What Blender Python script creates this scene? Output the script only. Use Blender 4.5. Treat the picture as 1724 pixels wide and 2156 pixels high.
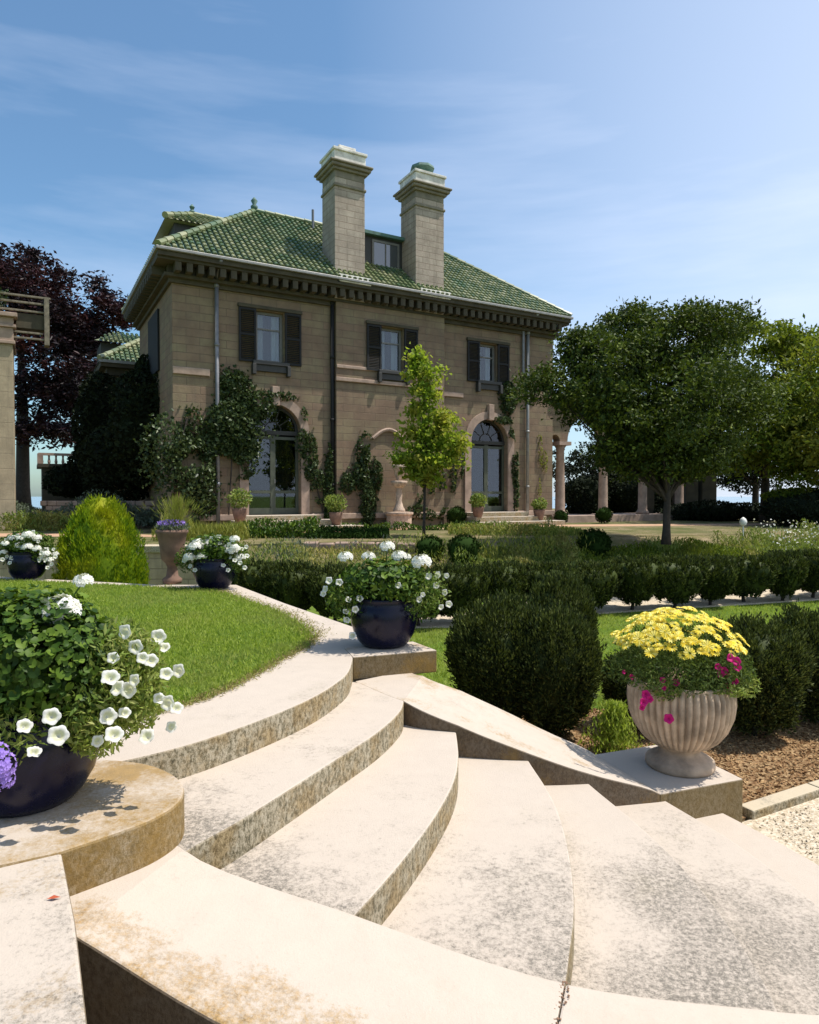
import bpy, math, random
import numpy as np
from mathutils import Vector
R = math.radians
rnd = random.Random(7)
for o in list(bpy.data.objects): bpy.data.objects.remove(o)
sc = bpy.context.scene
COL = sc.collection

# ------------------------------------------------------------ camera, sky, sun
EYE = 2.15                                   # metres above the sunken garden
PITCH = math.atan(33/1420.0)
cd = bpy.data.cameras.new('camera'); cam = bpy.data.objects.new('camera', cd); COL.objects.link(cam)
cam.location = (0, 0, EYE); cam.rotation_euler = (R(90)-PITCH, 0, 0)
cd.sensor_fit = 'VERTICAL'; cd.sensor_height = 36; cd.lens = 36*1420/2156.0
cd.clip_start = 0.05; cd.clip_end = 20000
sc.camera = cam
sc.render.resolution_x = 819; sc.render.resolution_y = 1024
SUN_AZ, SUN_EL = 3.0, 65.0                  # azimuth counted from +X towards +Y
w = bpy.data.worlds.new('World'); sc.world = w; w.use_nodes = True
wn = w.node_tree.nodes; wl = w.node_tree.links; wn.clear()
sky = wn.new('ShaderNodeTexSky'); sky.sky_type = 'NISHITA'; sky.sun_disc = False
sky.sun_elevation = R(SUN_EL); sky.sun_rotation = R(90-SUN_AZ)
sky.air_density = 1.0; sky.dust_density = 1.2; sky.ozone_density = 1.3
tc = wn.new('ShaderNodeTexCoord')
mp = wn.new('ShaderNodeMapping'); mp.inputs['Rotation'].default_value = (R(10), R(-18), R(25)); mp.inputs['Scale'].default_value = (0.8, 2.2, 7.0)
nz = wn.new('ShaderNodeTexNoise'); nz.inputs['Scale'].default_value = 1.3; nz.inputs['Detail'].default_value = 6; nz.inputs['Roughness'].default_value = 0.55
rmp = wn.new('ShaderNodeValToRGB'); rmp.color_ramp.elements[0].position = 0.46; rmp.color_ramp.elements[1].position = 0.75
rmp.color_ramp.elements[1].color = (0.38, 0.38, 0.38, 1)
mx = wn.new('ShaderNodeMixRGB'); mx.blend_type = 'MIX'; mx.inputs[2].default_value = (5.9, 6.5, 7.9, 1)
bg = wn.new('ShaderNodeBackground'); bg.inputs['Strength'].default_value = 0.135
wo = wn.new('ShaderNodeOutputWorld')
wl.new(tc.outputs['Generated'], mp.inputs[0]); wl.new(mp.outputs[0], nz.inputs['Vector']); wl.new(nz.outputs['Fac'], rmp.inputs[0])
sx = wn.new('ShaderNodeSeparateXYZ'); wl.new(tc.outputs['Generated'], sx.inputs[0])
hz1 = wn.new('ShaderNodeMath'); hz1.operation = 'MULTIPLY_ADD'; hz1.inputs[1].default_value = 0.9; hz1.inputs[2].default_value = 0.08; hz1.use_clamp = True; wl.new(sx.outputs[0], hz1.inputs[0])
hz2 = wn.new('ShaderNodeMath'); hz2.operation = 'MULTIPLY_ADD'; hz2.inputs[1].default_value = 0.9; hz2.use_clamp = True; wl.new(rmp.outputs[0], hz2.inputs[0]); wl.new(hz1.outputs[0], hz2.inputs[2])
wl.new(hz2.outputs[0], mx.inputs[0]); tint = wn.new('ShaderNodeMixRGB'); tint.blend_type = 'MULTIPLY'; tint.inputs[0].default_value = 1; tint.inputs[2].default_value = (0.80, 1.03, 1.10, 1)
wl.new(sky.outputs[0], tint.inputs[1]); wl.new(tint.outputs[0], mx.inputs[1]); wl.new(mx.outputs[0], bg.inputs[0]); wl.new(bg.outputs[0], wo.inputs[0])
sl = bpy.data.lights.new('sun', 'SUN'); sl.energy = 5.0; sl.angle = R(0.5); sl.color = (1.0, 0.94, 0.86)
so = bpy.data.objects.new('sun', sl); COL.objects.link(so)
sv = Vector((math.cos(R(SUN_AZ))*math.cos(R(SUN_EL)), math.sin(R(SUN_AZ))*math.cos(R(SUN_EL)), math.sin(R(SUN_EL))))
so.rotation_euler = sv.to_track_quat('Z', 'Y').to_euler(); so.location = sv*50
sc.view_settings.view_transform = 'Standard'; sc.view_settings.look = 'None'
sc.view_settings.gamma = 1; sc.view_settings.use_curve_mapping = False; sc.view_settings.exposure = 0.22

# ------------------------------------------------------------ measuring helpers
def ray(x, y):                               # a direction of the survey photograph
    a = (x-862)/1420.0; b = -(y-1078)/1420.0
    return a, math.cos(PITCH)+b*math.sin(PITCH), -math.sin(PITCH)+b*math.cos(PITCH)
def G(x, y, z):                              # ground point on the level z
    d = ray(x, y); t = (z-EYE)/d[2]; return (d[0]*t, d[1]*t)
def A(x, y, Y):                              # point at the distance Y
    d = ray(x, y); t = Y/d[1]; return (d[0]*t, Y, EYE+d[2]*t)

# ------------------------------------------------------------ materials
def mat(name):
    m = bpy.data.materials.new(name); m.use_nodes = True
    nt = m.node_tree; b = nt.nodes['Principled BSDF']
    return m, nt, b
def N(nt, t, **k):
    n = nt.nodes.new(t)
    for a, v in k.items(): setattr(n, a, v)
    return n
def ramp(nt, pts, src=None):
    r = N(nt, 'ShaderNodeValToRGB'); e = r.color_ramp.elements
    while len(e) < len(pts): e.new(0.5)
    for i, (p, c) in enumerate(pts):
        e[i].position = p; e[i].color = (c if len(c) == 4 else (*c, 1)) if isinstance(c, tuple) else (c, c, c, 1)
    if src is not None: nt.links.new(src, r.inputs[0])
    return r.outputs[0]
def noise(nt, scale, detail=5, rough=0.6, vec=None):
    n = N(nt, 'ShaderNodeTexNoise'); n.inputs['Scale'].default_value = scale; n.inputs['Detail'].default_value = detail; n.inputs['Roughness'].default_value = rough
    if vec is not None: nt.links.new(vec, n.inputs['Vector'])
    return n.outputs['Fac']
def geo(nt):
    return N(nt, 'ShaderNodeNewGeometry')
def objco(nt):
    return N(nt, 'ShaderNodeTexCoord').outputs['Object']
def mix(nt, fac, a, b, blend='MIX'):
    m = N(nt, 'ShaderNodeMixRGB', blend_type=blend)
    for i, v in ((0, fac), (1, a), (2, b)):
        if hasattr(v, 'is_linked') or hasattr(v, 'links'): nt.links.new(v, m.inputs[i])
        elif isinstance(v, tuple): m.inputs[i].default_value = (*v, 1)
        else: m.inputs[i].default_value = v
    return m.outputs[0]
def mathn(nt, op, a, b=None):
    m = N(nt, 'ShaderNodeMath', operation=op)
    for i, v in enumerate((a, b)):
        if v is None: continue
        if isinstance(v, (int, float)): m.inputs[i].default_value = v
        else: nt.links.new(v, m.inputs[i])
    return m.outputs[0]
def bump(nt, b, h, dist, strength=1.0):
    n = N(nt, 'ShaderNodeBump'); n.inputs['Distance'].default_value = dist; n.inputs['Strength'].default_value = strength
    nt.links.new(h, n.inputs['Height']); nt.links.new(n.outputs[0], b.inputs['Normal'])
def plain(name, c, rough=0.7, metal=0, var=0.12, sc_=8):
    m, nt, b = mat(name); v = objco(nt)
    f = noise(nt, sc_, 5, 0.6, v)
    c2 = tuple(x*(1-2.2*var) for x in c); c3 = tuple(min(1, x*(1+1.5*var)) for x in c)
    nt.links.new(ramp(nt, [(0.3, c2), (0.7, c3)], f), b.inputs['Base Color'])
    b.inputs['Roughness'].default_value = rough; b.inputs['Metallic'].default_value = metal
    bump(nt, b, noise(nt, sc_*6, 4, 0.6, v), 0.003, 0.5)
    return m

def stone(name, base=(0.50, 0.428, 0.355), dark=(0.125, 0.11, 0.09), lichen=0.0, stain=0.5, shade=None, near=0.0, edge=False, shw=0.8):
    """Weathered cast stone: grey mottling, pits, orange lichen; upright faces carry more growth, some also painted shade."""
    m, nt, b = mat(name); g = geo(nt); P = g.outputs['Position']
    sep = N(nt, 'ShaderNodeSeparateXYZ'); nt.links.new(g.outputs['True Normal'], sep.inputs[0])
    up = ramp(nt, [(0.25, 1.0), (0.75, 0.0)], mathn(nt, 'ABSOLUTE', sep.outputs[2]))     # 1 on upright faces
    big = noise(nt, 1.05, 3, 0.55, P); mid = noise(nt, 9, 6, 0.7, P); fine = noise(nt, 60, 5, 0.75, P)
    c = mix(nt, ramp(nt, [(0.25, 0.0), (0.75, 1.0)], mid), base, tuple(x*0.92 for x in base))
    # grey weathering patches broken up by speckle
    ps = N(nt, 'ShaderNodeSeparateXYZ'); nt.links.new(P, ps.inputs[0])
    wet = ramp(nt, [(0.0, 1.0), (1.0, 0.0)], mathn(nt, 'MULTIPLY', mathn(nt, 'SUBTRACT', ps.outputs[1], 1.9), 0.62))   # dirt gathers along the near wall
    pat = mathn(nt, 'ADD', mathn(nt, 'ADD', mathn(nt, 'MULTIPLY', big, 1.35), mathn(nt, 'MULTIPLY', wet, near)), mathn(nt, 'ADD', mathn(nt, 'MULTIPLY', mid, 0.55), mathn(nt, 'MULTIPLY', noise(nt, 45, 6, 0.85, P), 1.25)))
    pf = ramp(nt, [(1.12-0.20*stain, 0.0), (1.36-0.2*stain, 0.75)] if False else [(0.0, 0.0), (1.0, 1.0)], mathn(nt, 'MULTIPLY', mathn(nt, 'SUBTRACT', pat, 1.80-0.16*stain), 3.6))
    gr = ramp(nt, [(0.42, dark), (0.50, tuple(x*2.0 for x in dark)), (0.58, tuple(x*0.95 for x in base))], noise(nt, 52, 7, 0.9, P))
    c = mix(nt, mathn(nt, 'MULTIPLY', pf, min(1, 0.95*(stain+0.45))), c, gr)
    spk = ramp(nt, [(0.60, 0.0), (0.68, 1.0)], noise(nt, 70, 5, 0.85, P))
    c = mix(nt, mathn(nt, 'MULTIPLY', spk, 0.35), c, (0.27, 0.235, 0.19))
    pits = ramp(nt, [(0.64, 0.0), (0.69, 1.0)], noise(nt, 17, 8, 0.95, P))
    c = mix(nt, mathn(nt, 'MULTIPLY', pits, 0.5), c, (0.17, 0.14, 0.11))
    c = mix(nt, ramp(nt, [(0.55, 0.0), (0.8, 0.4)], noise(nt, 2.1, 7, 0.75, P)), c, (0.36, 0.31, 0.22))
    # streaked growth on upright faces
    ms = N(nt, 'ShaderNodeMapping'); nt.links.new(P, ms.inputs[0]); ms.inputs['Scale'].default_value = (1, 1, 0.7)
    st = noise(nt, 48, 8, 0.85, ms.outputs[0])
    gcol = ramp(nt, [(0.40, (0.06, 0.053, 0.03)), (0.47, (0.22, 0.19, 0.115)), (0.56, (0.48, 0.42, 0.31))], st)
    ocol = mix(nt, mathn(nt, 'MULTIPLY', ramp(nt, [(0.46, 0.0), (0.6, 1.0)], noise(nt, 4.3, 7, 0.75, P)), 0.65), gcol, mix(nt, ramp(nt, [(0.42, 0.0), (0.58, 1.0)], st), (0.13, 0.075, 0.02), (0.38, 0.26, 0.09)))
    if shade: ocol = mix(nt, shw, ocol, shade)  # upright tint: painted shade on flank walls and blocks, ochre crust on lichen stone
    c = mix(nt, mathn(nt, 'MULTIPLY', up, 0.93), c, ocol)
    if edge:                                   # orange crust along the outer edge of the near flank
        ln = mathn(nt, 'ADD', ps.outputs[1], mathn(nt, 'MULTIPLY', ps.outputs[0], 0.27))
        ef = mathn(nt, 'SUBTRACT', 1.98, ln)
        ef = mathn(nt, 'ADD', mathn(nt, 'MULTIPLY', ef, 1.6), mathn(nt, 'ADD', mathn(nt, 'MULTIPLY', noise(nt, 5, 4, 0.6, P), 0.9), mathn(nt, 'MULTIPLY', noise(nt, 50, 6, 0.85, P), 0.9)))
        c = mix(nt, mathn(nt, 'MULTIPLY', ramp(nt, [(0.0, 0.0), (1.0, 0.85)], mathn(nt, 'MULTIPLY', mathn(nt, 'SUBTRACT', ef, 1.14), 3.4)), mathn(nt, 'SUBTRACT', 1.0, up)), c, mix(nt, ramp(nt, [(0.4, 0.0), (0.6, 1.0)], noise(nt, 60, 6, 0.85, P)), (0.38, 0.215, 0.045), (0.15, 0.09, 0.02)))
    if lichen > 0:
        lf = ramp(nt, [(0.60-0.25*lichen, 0.0), (0.74-0.25*lichen, 1.0)], mathn(nt, 'ADD', mathn(nt, 'MULTIPLY', noise(nt, 2.6, 5, 0.6, P), 0.75), mathn(nt, 'MULTIPLY', fine, 0.28)))
        lc = mix(nt, noise(nt, 24, 5, 0.7, P), (0.40, 0.24, 0.06), (0.13, 0.085, 0.025))
        c = mix(nt, mathn(nt, 'MULTIPLY', lf, 0.85), c, lc)
    nt.links.new(c, b.inputs['Base Color']); b.inputs['Roughness'].default_value = 0.88
    b.inputs['Specular IOR Level'].default_value = 0.25
    hh = mathn(nt, 'ADD', mathn(nt, 'MULTIPLY', fine, 0.5), mathn(nt, 'MULTIPLY', noise(nt, 160, 3, 0.7, P), 0.35))
    hh = mathn(nt, 'ADD', hh, mathn(nt, 'MULTIPLY', mathn(nt, 'MULTIPLY', st, up), 1.6))
    bump(nt, b, hh, 0.008, 0.65)
    return m
M = {}
M['step'] = stone('step_stone', stain=0.55, near=0.52)
M['path'] = stone('path_stone', stain=0.35)
M['painted_shade'] = stone('painted_shade_stone', stain=0.3, lichen=0.3, shade=(0.10, 0.06, 0.012), shw=0.8)  # dark brown on the upright faces is painted shade; the patches are lichen
M['gold_stone'] = stone('gold_stone', stain=0.1, shade=(0.15, 0.095, 0.02), shw=0.75)  # golden brown sides, darkened with painted shade
M['ramp'] = stone('ramp_stone', stain=0.0, lichen=0.22, shade=(0.075, 0.045, 0.025))  # shade painted into the upright faces of the far flank wall
M['near_ramp'] = stone('near_ramp_stone', stain=0.0, shade=(0.06, 0.035, 0.02), edge=True)  # near flank wall: dark sides are painted shade, orange edge is crust
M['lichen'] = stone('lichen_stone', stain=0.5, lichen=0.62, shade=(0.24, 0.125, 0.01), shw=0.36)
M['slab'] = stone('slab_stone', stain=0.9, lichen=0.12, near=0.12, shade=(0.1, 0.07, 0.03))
M['coping'] = stone('coping_stone', base=(0.5, 0.42, 0.3), stain=0.5)

def ashlar(name, c1, c2, mortar, bw=0.9, bh=0.3, ax='x'):
    m, nt, b = mat(name); v = objco(nt)
    sep = N(nt, 'ShaderNodeSeparateXYZ'); nt.links.new(v, sep.inputs[0])
    cb = N(nt, 'ShaderNodeCombineXYZ')
    nt.links.new(mathn(nt, 'ADD', sep.outputs[0], mathn(nt, 'MULTIPLY', sep.outputs[1], 1.0)), cb.inputs[0]); nt.links.new(sep.outputs[2], cb.inputs[1])
    br = N(nt, 'ShaderNodeTexBrick'); nt.links.new(cb.outputs[0], br.inputs[0])
    br.inputs['Color1'].default_value = (*c1, 1); br.inputs['Color2'].default_value = (*c2, 1); br.inputs['Mortar'].default_value = (*mortar, 1)
    br.inputs['Scale'].default_value = 1; br.inputs['Brick Width'].default_value = bw; br.inputs['Row Height'].default_value = bh
    br.inputs['Mortar Size'].default_value = 0.012; br.inputs['Mortar Smooth'].default_value = 0.3; br.inputs['Bias'].default_value = -0.1
    wth = noise(nt, 1.3, 6, 0.65, v)
    c = mix(nt, ramp(nt, [(0.38, 0.0), (0.62, 0.75)], wth), br.outputs['Color'], tuple(x*0.62 for x in c2))
    ms = N(nt, 'ShaderNodeMapping'); nt.links.new(v, ms.inputs[0]); ms.inputs['Scale'].default_value = (2.2, 2.2, 0.18)
    c = mix(nt, ramp(nt, [(0.5, 0.0), (0.8, 0.6)], noise(nt, 2.2, 5, 0.7, ms.outputs[0])), c, (0.12, 0.10, 0.07))
    c = mix(nt, ramp(nt, [(0.3, 0.0), (0.8, 0.35)], noise(nt, 22, 4, 0.7, v)), c, (0.2, 0.17, 0.12))
    nt.links.new(c, b.inputs['Base Color']); b.inputs['Roughness'].default_value = 0.9
    bump(nt, b, mathn(nt, 'ADD', mathn(nt, 'MULTIPLY', br.outputs['Fac'], -1.0), mathn(nt, 'MULTIPLY', noise(nt, 14, 6, 0.7, v), 0.6)), 0.018, 0.7)
    return m
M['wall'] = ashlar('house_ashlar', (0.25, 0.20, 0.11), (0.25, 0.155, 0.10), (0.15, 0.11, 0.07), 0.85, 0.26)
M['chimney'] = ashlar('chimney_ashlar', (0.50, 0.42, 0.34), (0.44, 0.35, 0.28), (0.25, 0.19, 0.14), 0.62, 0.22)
M['trim'] = plain('trim_stone', (0.37, 0.265, 0.20), 0.85, 0, 0.15, 3)
M['cornice'] = plain('cornice_stone', (0.065, 0.054, 0.032), 0.85, 0, 0.15, 3)
M['capmould'] = plain('cap_moulding', (0.22, 0.19, 0.14), 0.85, 0, 0.15, 3)
M['cap'] = plain('cap_stone', (0.70, 0.66, 0.60), 0.85, 0, 0.15, 4)
M['ashlar_low'] = ashlar('garden_ashlar', (0.52, 0.39, 0.25), (0.44, 0.31, 0.19), (0.28, 0.2, 0.13), 0.6, 0.24)
M['pillar'] = ashlar('pillar_ashlar', (0.50, 0.40, 0.26), (0.46, 0.37, 0.24), (0.33, 0.27, 0.18), 2.4, 0.52)
M['dark_paint'] = plain('dark_paint', (0.004, 0.004, 0.004), 0.75, 0, 0.1, 5)
M['frame_dark'] = plain('dark_frame', (0.035, 0.034, 0.03), 0.6, 0, 0.1, 5)
M['frame_grey'] = plain('grey_frame', (0.17, 0.16, 0.145), 0.6, 0, 0.08, 5)
M['door_paint'] = plain('door_paint', (0.07, 0.08, 0.055), 0.55, 0, 0.1, 5)
M['gutter'] = plain('gutter_metal', (0.27, 0.265, 0.25), 0.5, 0.3, 0.1, 5)
M['pipe'] = plain('pipe_metal', (0.20, 0.20, 0.21), 0.5, 0.3, 0.1, 5)
M['copper'] = plain('copper_patina', (0.08, 0.16, 0.13), 0.7, 0, 0.15, 5)
M['curtain'] = plain('curtain_cloth', (0.60, 0.60, 0.58), 0.9, 0, 0.05, 3)
M['interior'] = plain('dark_interior', (0.03, 0.03, 0.03), 0.9)
M['terracotta'] = plain('terracotta', (0.19, 0.11, 0.075), 0.85, 0, 0.2, 6)
M['terracotta2'] = plain('fieldstone', (0.30, 0.21, 0.16), 0.9, 0, 0.25, 3)
M['urn'] = plain('urn_stone', (0.44, 0.33, 0.23), 0.9, 0, 0.22, 7)
M['fountain'] = plain('fountain_stone', (0.50, 0.38, 0.29), 0.85, 0, 0.2, 6)
M['bark'] = plain('bark', (0.045, 0.036, 0.028), 0.95, 0, 0.2, 10)
M['wood'] = plain('weathered_wood', (0.20, 0.17, 0.12), 0.85, 0, 0.2, 10)
M['soil'] = plain('soil', (0.05, 0.035, 0.024), 0.95, 0, 0.3, 12)
M['white'] = plain('white_paint', (0.75, 0.74, 0.7), 0.6)

def glass_mat():
    m = bpy.data.materials.new('window_glass'); m.use_nodes = True; nt = m.node_tree; nt.nodes.clear()
    o = N(nt, 'ShaderNodeOutputMaterial'); t = N(nt, 'ShaderNodeBsdfTransparent'); t.inputs[0].default_value = (0.75, 0.8, 0.82, 1)
    g = N(nt, 'ShaderNodeBsdfGlossy'); g.inputs['Roughness'].default_value = 0.02; g.inputs['Color'].default_value = (0.9, 0.95, 1, 1)
    f = N(nt, 'ShaderNodeLayerWeight'); f.inputs['Blend'].default_value = 0.5
    fo = mathn(nt, 'ADD', mathn(nt, 'MULTIPLY', mathn(nt, 'POWER', f.outputs['Facing'], 3.0), 0.55), 0.06)
    mx = N(nt, 'ShaderNodeMixShader'); nt.links.new(fo, mx.inputs[0]); nt.links.new(t.outputs[0], mx.inputs[1]); nt.links.new(g.outputs[0], mx.inputs[2]); nt.links.new(mx.outputs[0], o.inputs[0])
    return m
M['glass'] = glass_mat()
def glazed(name, c, var):
    m, nt, b = mat(name); v = objco(nt)
    f = noise(nt, 3, 4, 0.6, v)
    nt.links.new(ramp(nt, [(0.3, c), (0.7, var)], f), b.inputs['Base Color'])
    nt.links.new(ramp(nt, [(0.35, 0.12), (0.7, 0.42)], noise(nt, 5, 7, 0.75, v)), b.inputs['Roughness']); b.inputs['Coat Weight'].default_value = 0.0; b.inputs['Specular IOR Level'].default_value = 0.3
    bump(nt, b, noise(nt, 9, 3, 0.5, v), 0.004, 0.4)
    return m
M['cobalt'] = glazed('cobalt_glaze', (0.002, 0.002, 0.010), (0.003, 0.003, 0.022))
def tile_mat():
    m, nt, b = mat('green_roof_tile'); g = geo(nt); v = objco(nt)
    c = ramp(nt, [(0.0, (0.07, 0.12, 0.05)), (0.35, (0.13, 0.16, 0.07)), (0.7, (0.20, 0.22, 0.10)), (1.0, (0.30, 0.30, 0.17))], g.outputs['Random Per Island'])
    c = mix(nt, ramp(nt, [(0.52, 0.0), (0.72, 0.6)], noise(nt, 0.5, 4, 0.6, v)), c, (0.05, 0.15, 0.08))
    nt.links.new(c, b.inputs['Base Color']); b.inputs['Roughness'].default_value = 0.38
    return m
M['tile'] = tile_mat()
def leafm(name, cols, trans=0.25, rough=0.6, clump=None, cs=1.2, spec=0.18):
    m = bpy.data.materials.new(name); m.use_nodes = True; nt = m.node_tree; b = nt.nodes['Principled BSDF']; o = nt.nodes['Material Output']
    g = geo(nt)
    c = ramp(nt, [(i/(len(cols)-1) if len(cols) > 1 else 0, k) for i, k in enumerate(cols)], g.outputs['Random Per Island'])
    if clump is not None: c = mix(nt, ramp(nt, [(0.48, 0.0), (0.62, 1.0)], noise(nt, cs, 3, 0.6, g.outputs['Position'])), c, clump)
    nt.links.new(c, b.inputs['Base Color']); b.inputs['Roughness'].default_value = rough; b.inputs['Specular IOR Level'].default_value = spec
    t = N(nt, 'ShaderNodeBsdfTranslucent'); nt.links.new(mix(nt, 0.5, c, tuple(min(1, x) for x in (cols[-1][0]*1.2, cols[-1][1]*1.35, cols[-1][2]*0.5))), t.inputs[0])
    mx = N(nt, 'ShaderNodeMixShader'); mx.inputs[0].default_value = trans
    nt.links.new(b.outputs[0], mx.inputs[1]); nt.links.new(t.outputs[0], mx.inputs[2]); nt.links.new(mx.outputs[0], o.inputs[0])
    return m
M['yew'] = leafm('yew_leaf', [(0.006, 0.011, 0.004), (0.030, 0.046, 0.010), (0.16, 0.185, 0.045)], 0.14)
M['box'] = leafm('boxwood_leaf', [(0.010, 0.024, 0.005), (0.03, 0.06, 0.010)], 0.1, spec=0.05, rough=0.8)
M['gold'] = leafm('golden_conifer_leaf', [(0.03, 0.09, 0.005), (0.12, 0.22, 0.010), (0.38, 0.44, 0.014)], 0.35, clump=(0.36, 0.36, 0.012), cs=1.1)
M['maple'] = leafm('young_maple_leaf', [(0.12, 0.20, 0.02), (0.20, 0.30, 0.03), (0.32, 0.38, 0.05)], 0.5, clump=(0.40, 0.36, 0.06), cs=1.6)
M['tree'] = leafm('garden_tree_leaf', [(0.010, 0.020, 0.004), (0.04, 0.065, 0.009), (0.17, 0.21, 0.028)], 0.12, clump=(0.04, 0.062, 0.010), cs=0.8)
M['treeb'] = leafm('far_tree_leaf', [(0.025, 0.05, 0.008), (0.10, 0.15, 0.014), (0.24, 0.28, 0.03)], 0.3, clump=(0.22, 0.22, 0.03), cs=0.35)
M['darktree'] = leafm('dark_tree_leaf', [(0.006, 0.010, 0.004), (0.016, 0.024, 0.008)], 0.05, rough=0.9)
M['beech'] = leafm('copper_beech_leaf', [(0.006, 0.005, 0.007), (0.015, 0.009, 0.012), (0.035, 0.015, 0.019)], 0.1, rough=0.5, clump=(0.045, 0.012, 0.012), cs=0.35)
M['ivy'] = leafm('ivy_leaf', [(0.014, 0.026, 0.010), (0.04, 0.065, 0.02), (0.10, 0.13, 0.05)], 0.15, rough=0.4)
M['petleaf'] = leafm('geranium_leaf', [(0.014, 0.034, 0.005), (0.04, 0.085, 0.010), (0.13, 0.20, 0.022)], 0.2, rough=0.5)
M['palefol'] = leafm('petunia_leaf', [(0.10, 0.17, 0.035), (0.18, 0.25, 0.05), (0.30, 0.33, 0.10)], 0.35)
M['limefol'] = leafm('pale_stem_leaf', [(0.16, 0.24, 0.04), (0.28, 0.34, 0.07), (0.42, 0.42, 0.16)], 0.35)
M['daisyleaf'] = leafm('daisy_leaf', [(0.03, 0.055, 0.014), (0.07, 0.11, 0.025), (0.14, 0.19, 0.04)], 0.25)
M['grass'] = leafm('grass_blade', [(0.13, 0.20, 0.02), (0.24, 0.32, 0.04), (0.40, 0.46, 0.10)], 0.45, clump=(0.27, 0.31, 0.07), cs=1.3)
M['perennial'] = leafm('perennial_leaf', [(0.06, 0.10, 0.02), (0.15, 0.20, 0.04), (0.30, 0.34, 0.08)], 0.3, clump=(0.36, 0.30, 0.09), cs=0.8)
M['ornament'] = leafm('feather_grass_blade', [(0.16, 0.20, 0.03), (0.30, 0.29, 0.06)], 0.3)
M['greyleaf'] = leafm('silver_leaf', [(0.08, 0.11, 0.07), (0.15, 0.18, 0.13)], 0.2)
M['wpet'] = leafm('white_petal', [(0.80, 0.80, 0.76), (0.86, 0.84, 0.82)], 0.25)
def throat(m, c):
    nt = m.node_tree; b = nt.nodes['Principled BSDF']; src = b.inputs['Base Color'].links[0].from_socket; v = objco(nt)
    ln = N(nt, 'ShaderNodeVectorMath', operation='LENGTH'); nt.links.new(v, ln.inputs[0])
    o = mix(nt, ramp(nt, [(0.009, 1.0), (0.018, 0.0)], ln.outputs['Value']), src, c); nt.links.new(o, b.inputs['Base Color'])
    return m
M['wpet2'] = throat(leafm('petunia_petal', [(0.72, 0.73, 0.69), (0.82, 0.80, 0.78)], 0.35), (0.50, 0.52, 0.16))
M['ypet'] = leafm('yellow_petal', [(0.80, 0.58, 0.03), (0.86, 0.70, 0.10), (0.90, 0.80, 0.28)], 0.2)
M['ycen'] = plain('flower_centre', (0.55, 0.35, 0.03), 0.8)
M['mpet'] = leafm('magenta_petal', [(0.50, 0.01, 0.14), (0.62, 0.02, 0.22)], 0.25)
M['ppet'] = leafm('purple_petal', [(0.28, 0.18, 0.60), (0.42, 0.28, 0.75)], 0.25)

def ground_mat(name, kind):
    m, nt, b = mat(name); P = geo(nt).outputs['Position']
    if kind == 'grass':
        c = ramp(nt, [(0.3, (0.05, 0.10, 0.014)), (0.5, (0.10, 0.17, 0.022)), (0.72, (0.17, 0.21, 0.045))], noise(nt, 40, 6, 0.8, P))
        c = mix(nt, ramp(nt, [(0.45, 0.0), (0.7, 0.55)], noise(nt, 0.9, 4, 0.6, P)), c, (0.25, 0.25, 0.06)); d = 0.02; s_ = 90
    elif kind == 'mulch':
        v = N(nt, 'ShaderNodeTexVoronoi'); v.inputs['Scale'].default_value = 42; nt.links.new(P, v.inputs['Vector'])
        c = ramp(nt, [(0.0, (0.16, 0.08, 0.035)), (0.5, (0.36, 0.22, 0.11)), (1.0, (0.55, 0.40, 0.22))], v.outputs['Color'])
        c = mix(nt, ramp(nt, [(0.4, 0), (0.75, 0.6)], noise(nt, 12, 5, 0.7, P)), c, (0.07, 0.04, 0.02)); d = 0.03; s_ = 50
    elif kind == 'gravel':
        v = N(nt, 'ShaderNodeTexVoronoi'); v.inputs['Scale'].default_value = 60; nt.links.new(P, v.inputs['Vector'])
        c = ramp(nt, [(0.0, (0.36, 0.29, 0.19)), (0.5, (0.55, 0.46, 0.34)), (1.0, (0.72, 0.63, 0.5))], v.outputs['Color'])
        c = mix(nt, ramp(nt, [(0.5, 0), (0.8, 0.5)], noise(nt, 5, 5, 0.7, P)), c, (0.30, 0.24, 0.15)); d = 0.012; s_ = 70
    elif kind == 'brick':
        br = N(nt, 'ShaderNodeTexBrick'); nt.links.new(P, br.inputs[0]); br.inputs['Scale'].default_value = 4
        br.inputs['Color1'].default_value = (0.42, 0.22, 0.13, 1); br.inputs['Color2'].default_value = (0.50, 0.30, 0.18, 1); br.inputs['Mortar'].default_value = (0.35, 0.28, 0.2, 1)
        c = mix(nt, ramp(nt, [(0.4, 0), (0.75, 0.5)], noise(nt, 3, 5, 0.7, P)), br.outputs['Color'], (0.55, 0.42, 0.30)); d = 0.01; s_ = 60
    else:
        c = ramp(nt, [(0.3, (0.12, 0.14, 0.03)), (0.5, (0.20, 0.16, 0.085)), (0.7, (0.36, 0.28, 0.18))], noise(nt, 2.6, 8, 0.8, P))
        c = mix(nt, ramp(nt, [(0.42, 0.0), (0.6, 0.8)], noise(nt, 0.45, 6, 0.7, P)), c, (0.07, 0.09, 0.025)); d = 0.03; s_ = 30
    nt.links.new(c, b.inputs['Base Color']); b.inputs['Roughness'].default_value = 0.95; b.inputs['Specular IOR Level'].default_value = 0.1
    bump(nt, b, noise(nt, s_, 5, 0.75, P), d, 0.8)
    return m
for k in ('grass', 'mulch', 'gravel', 'brick', 'dry'): M['g_'+k] = ground_mat('ground_'+k, k)

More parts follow.
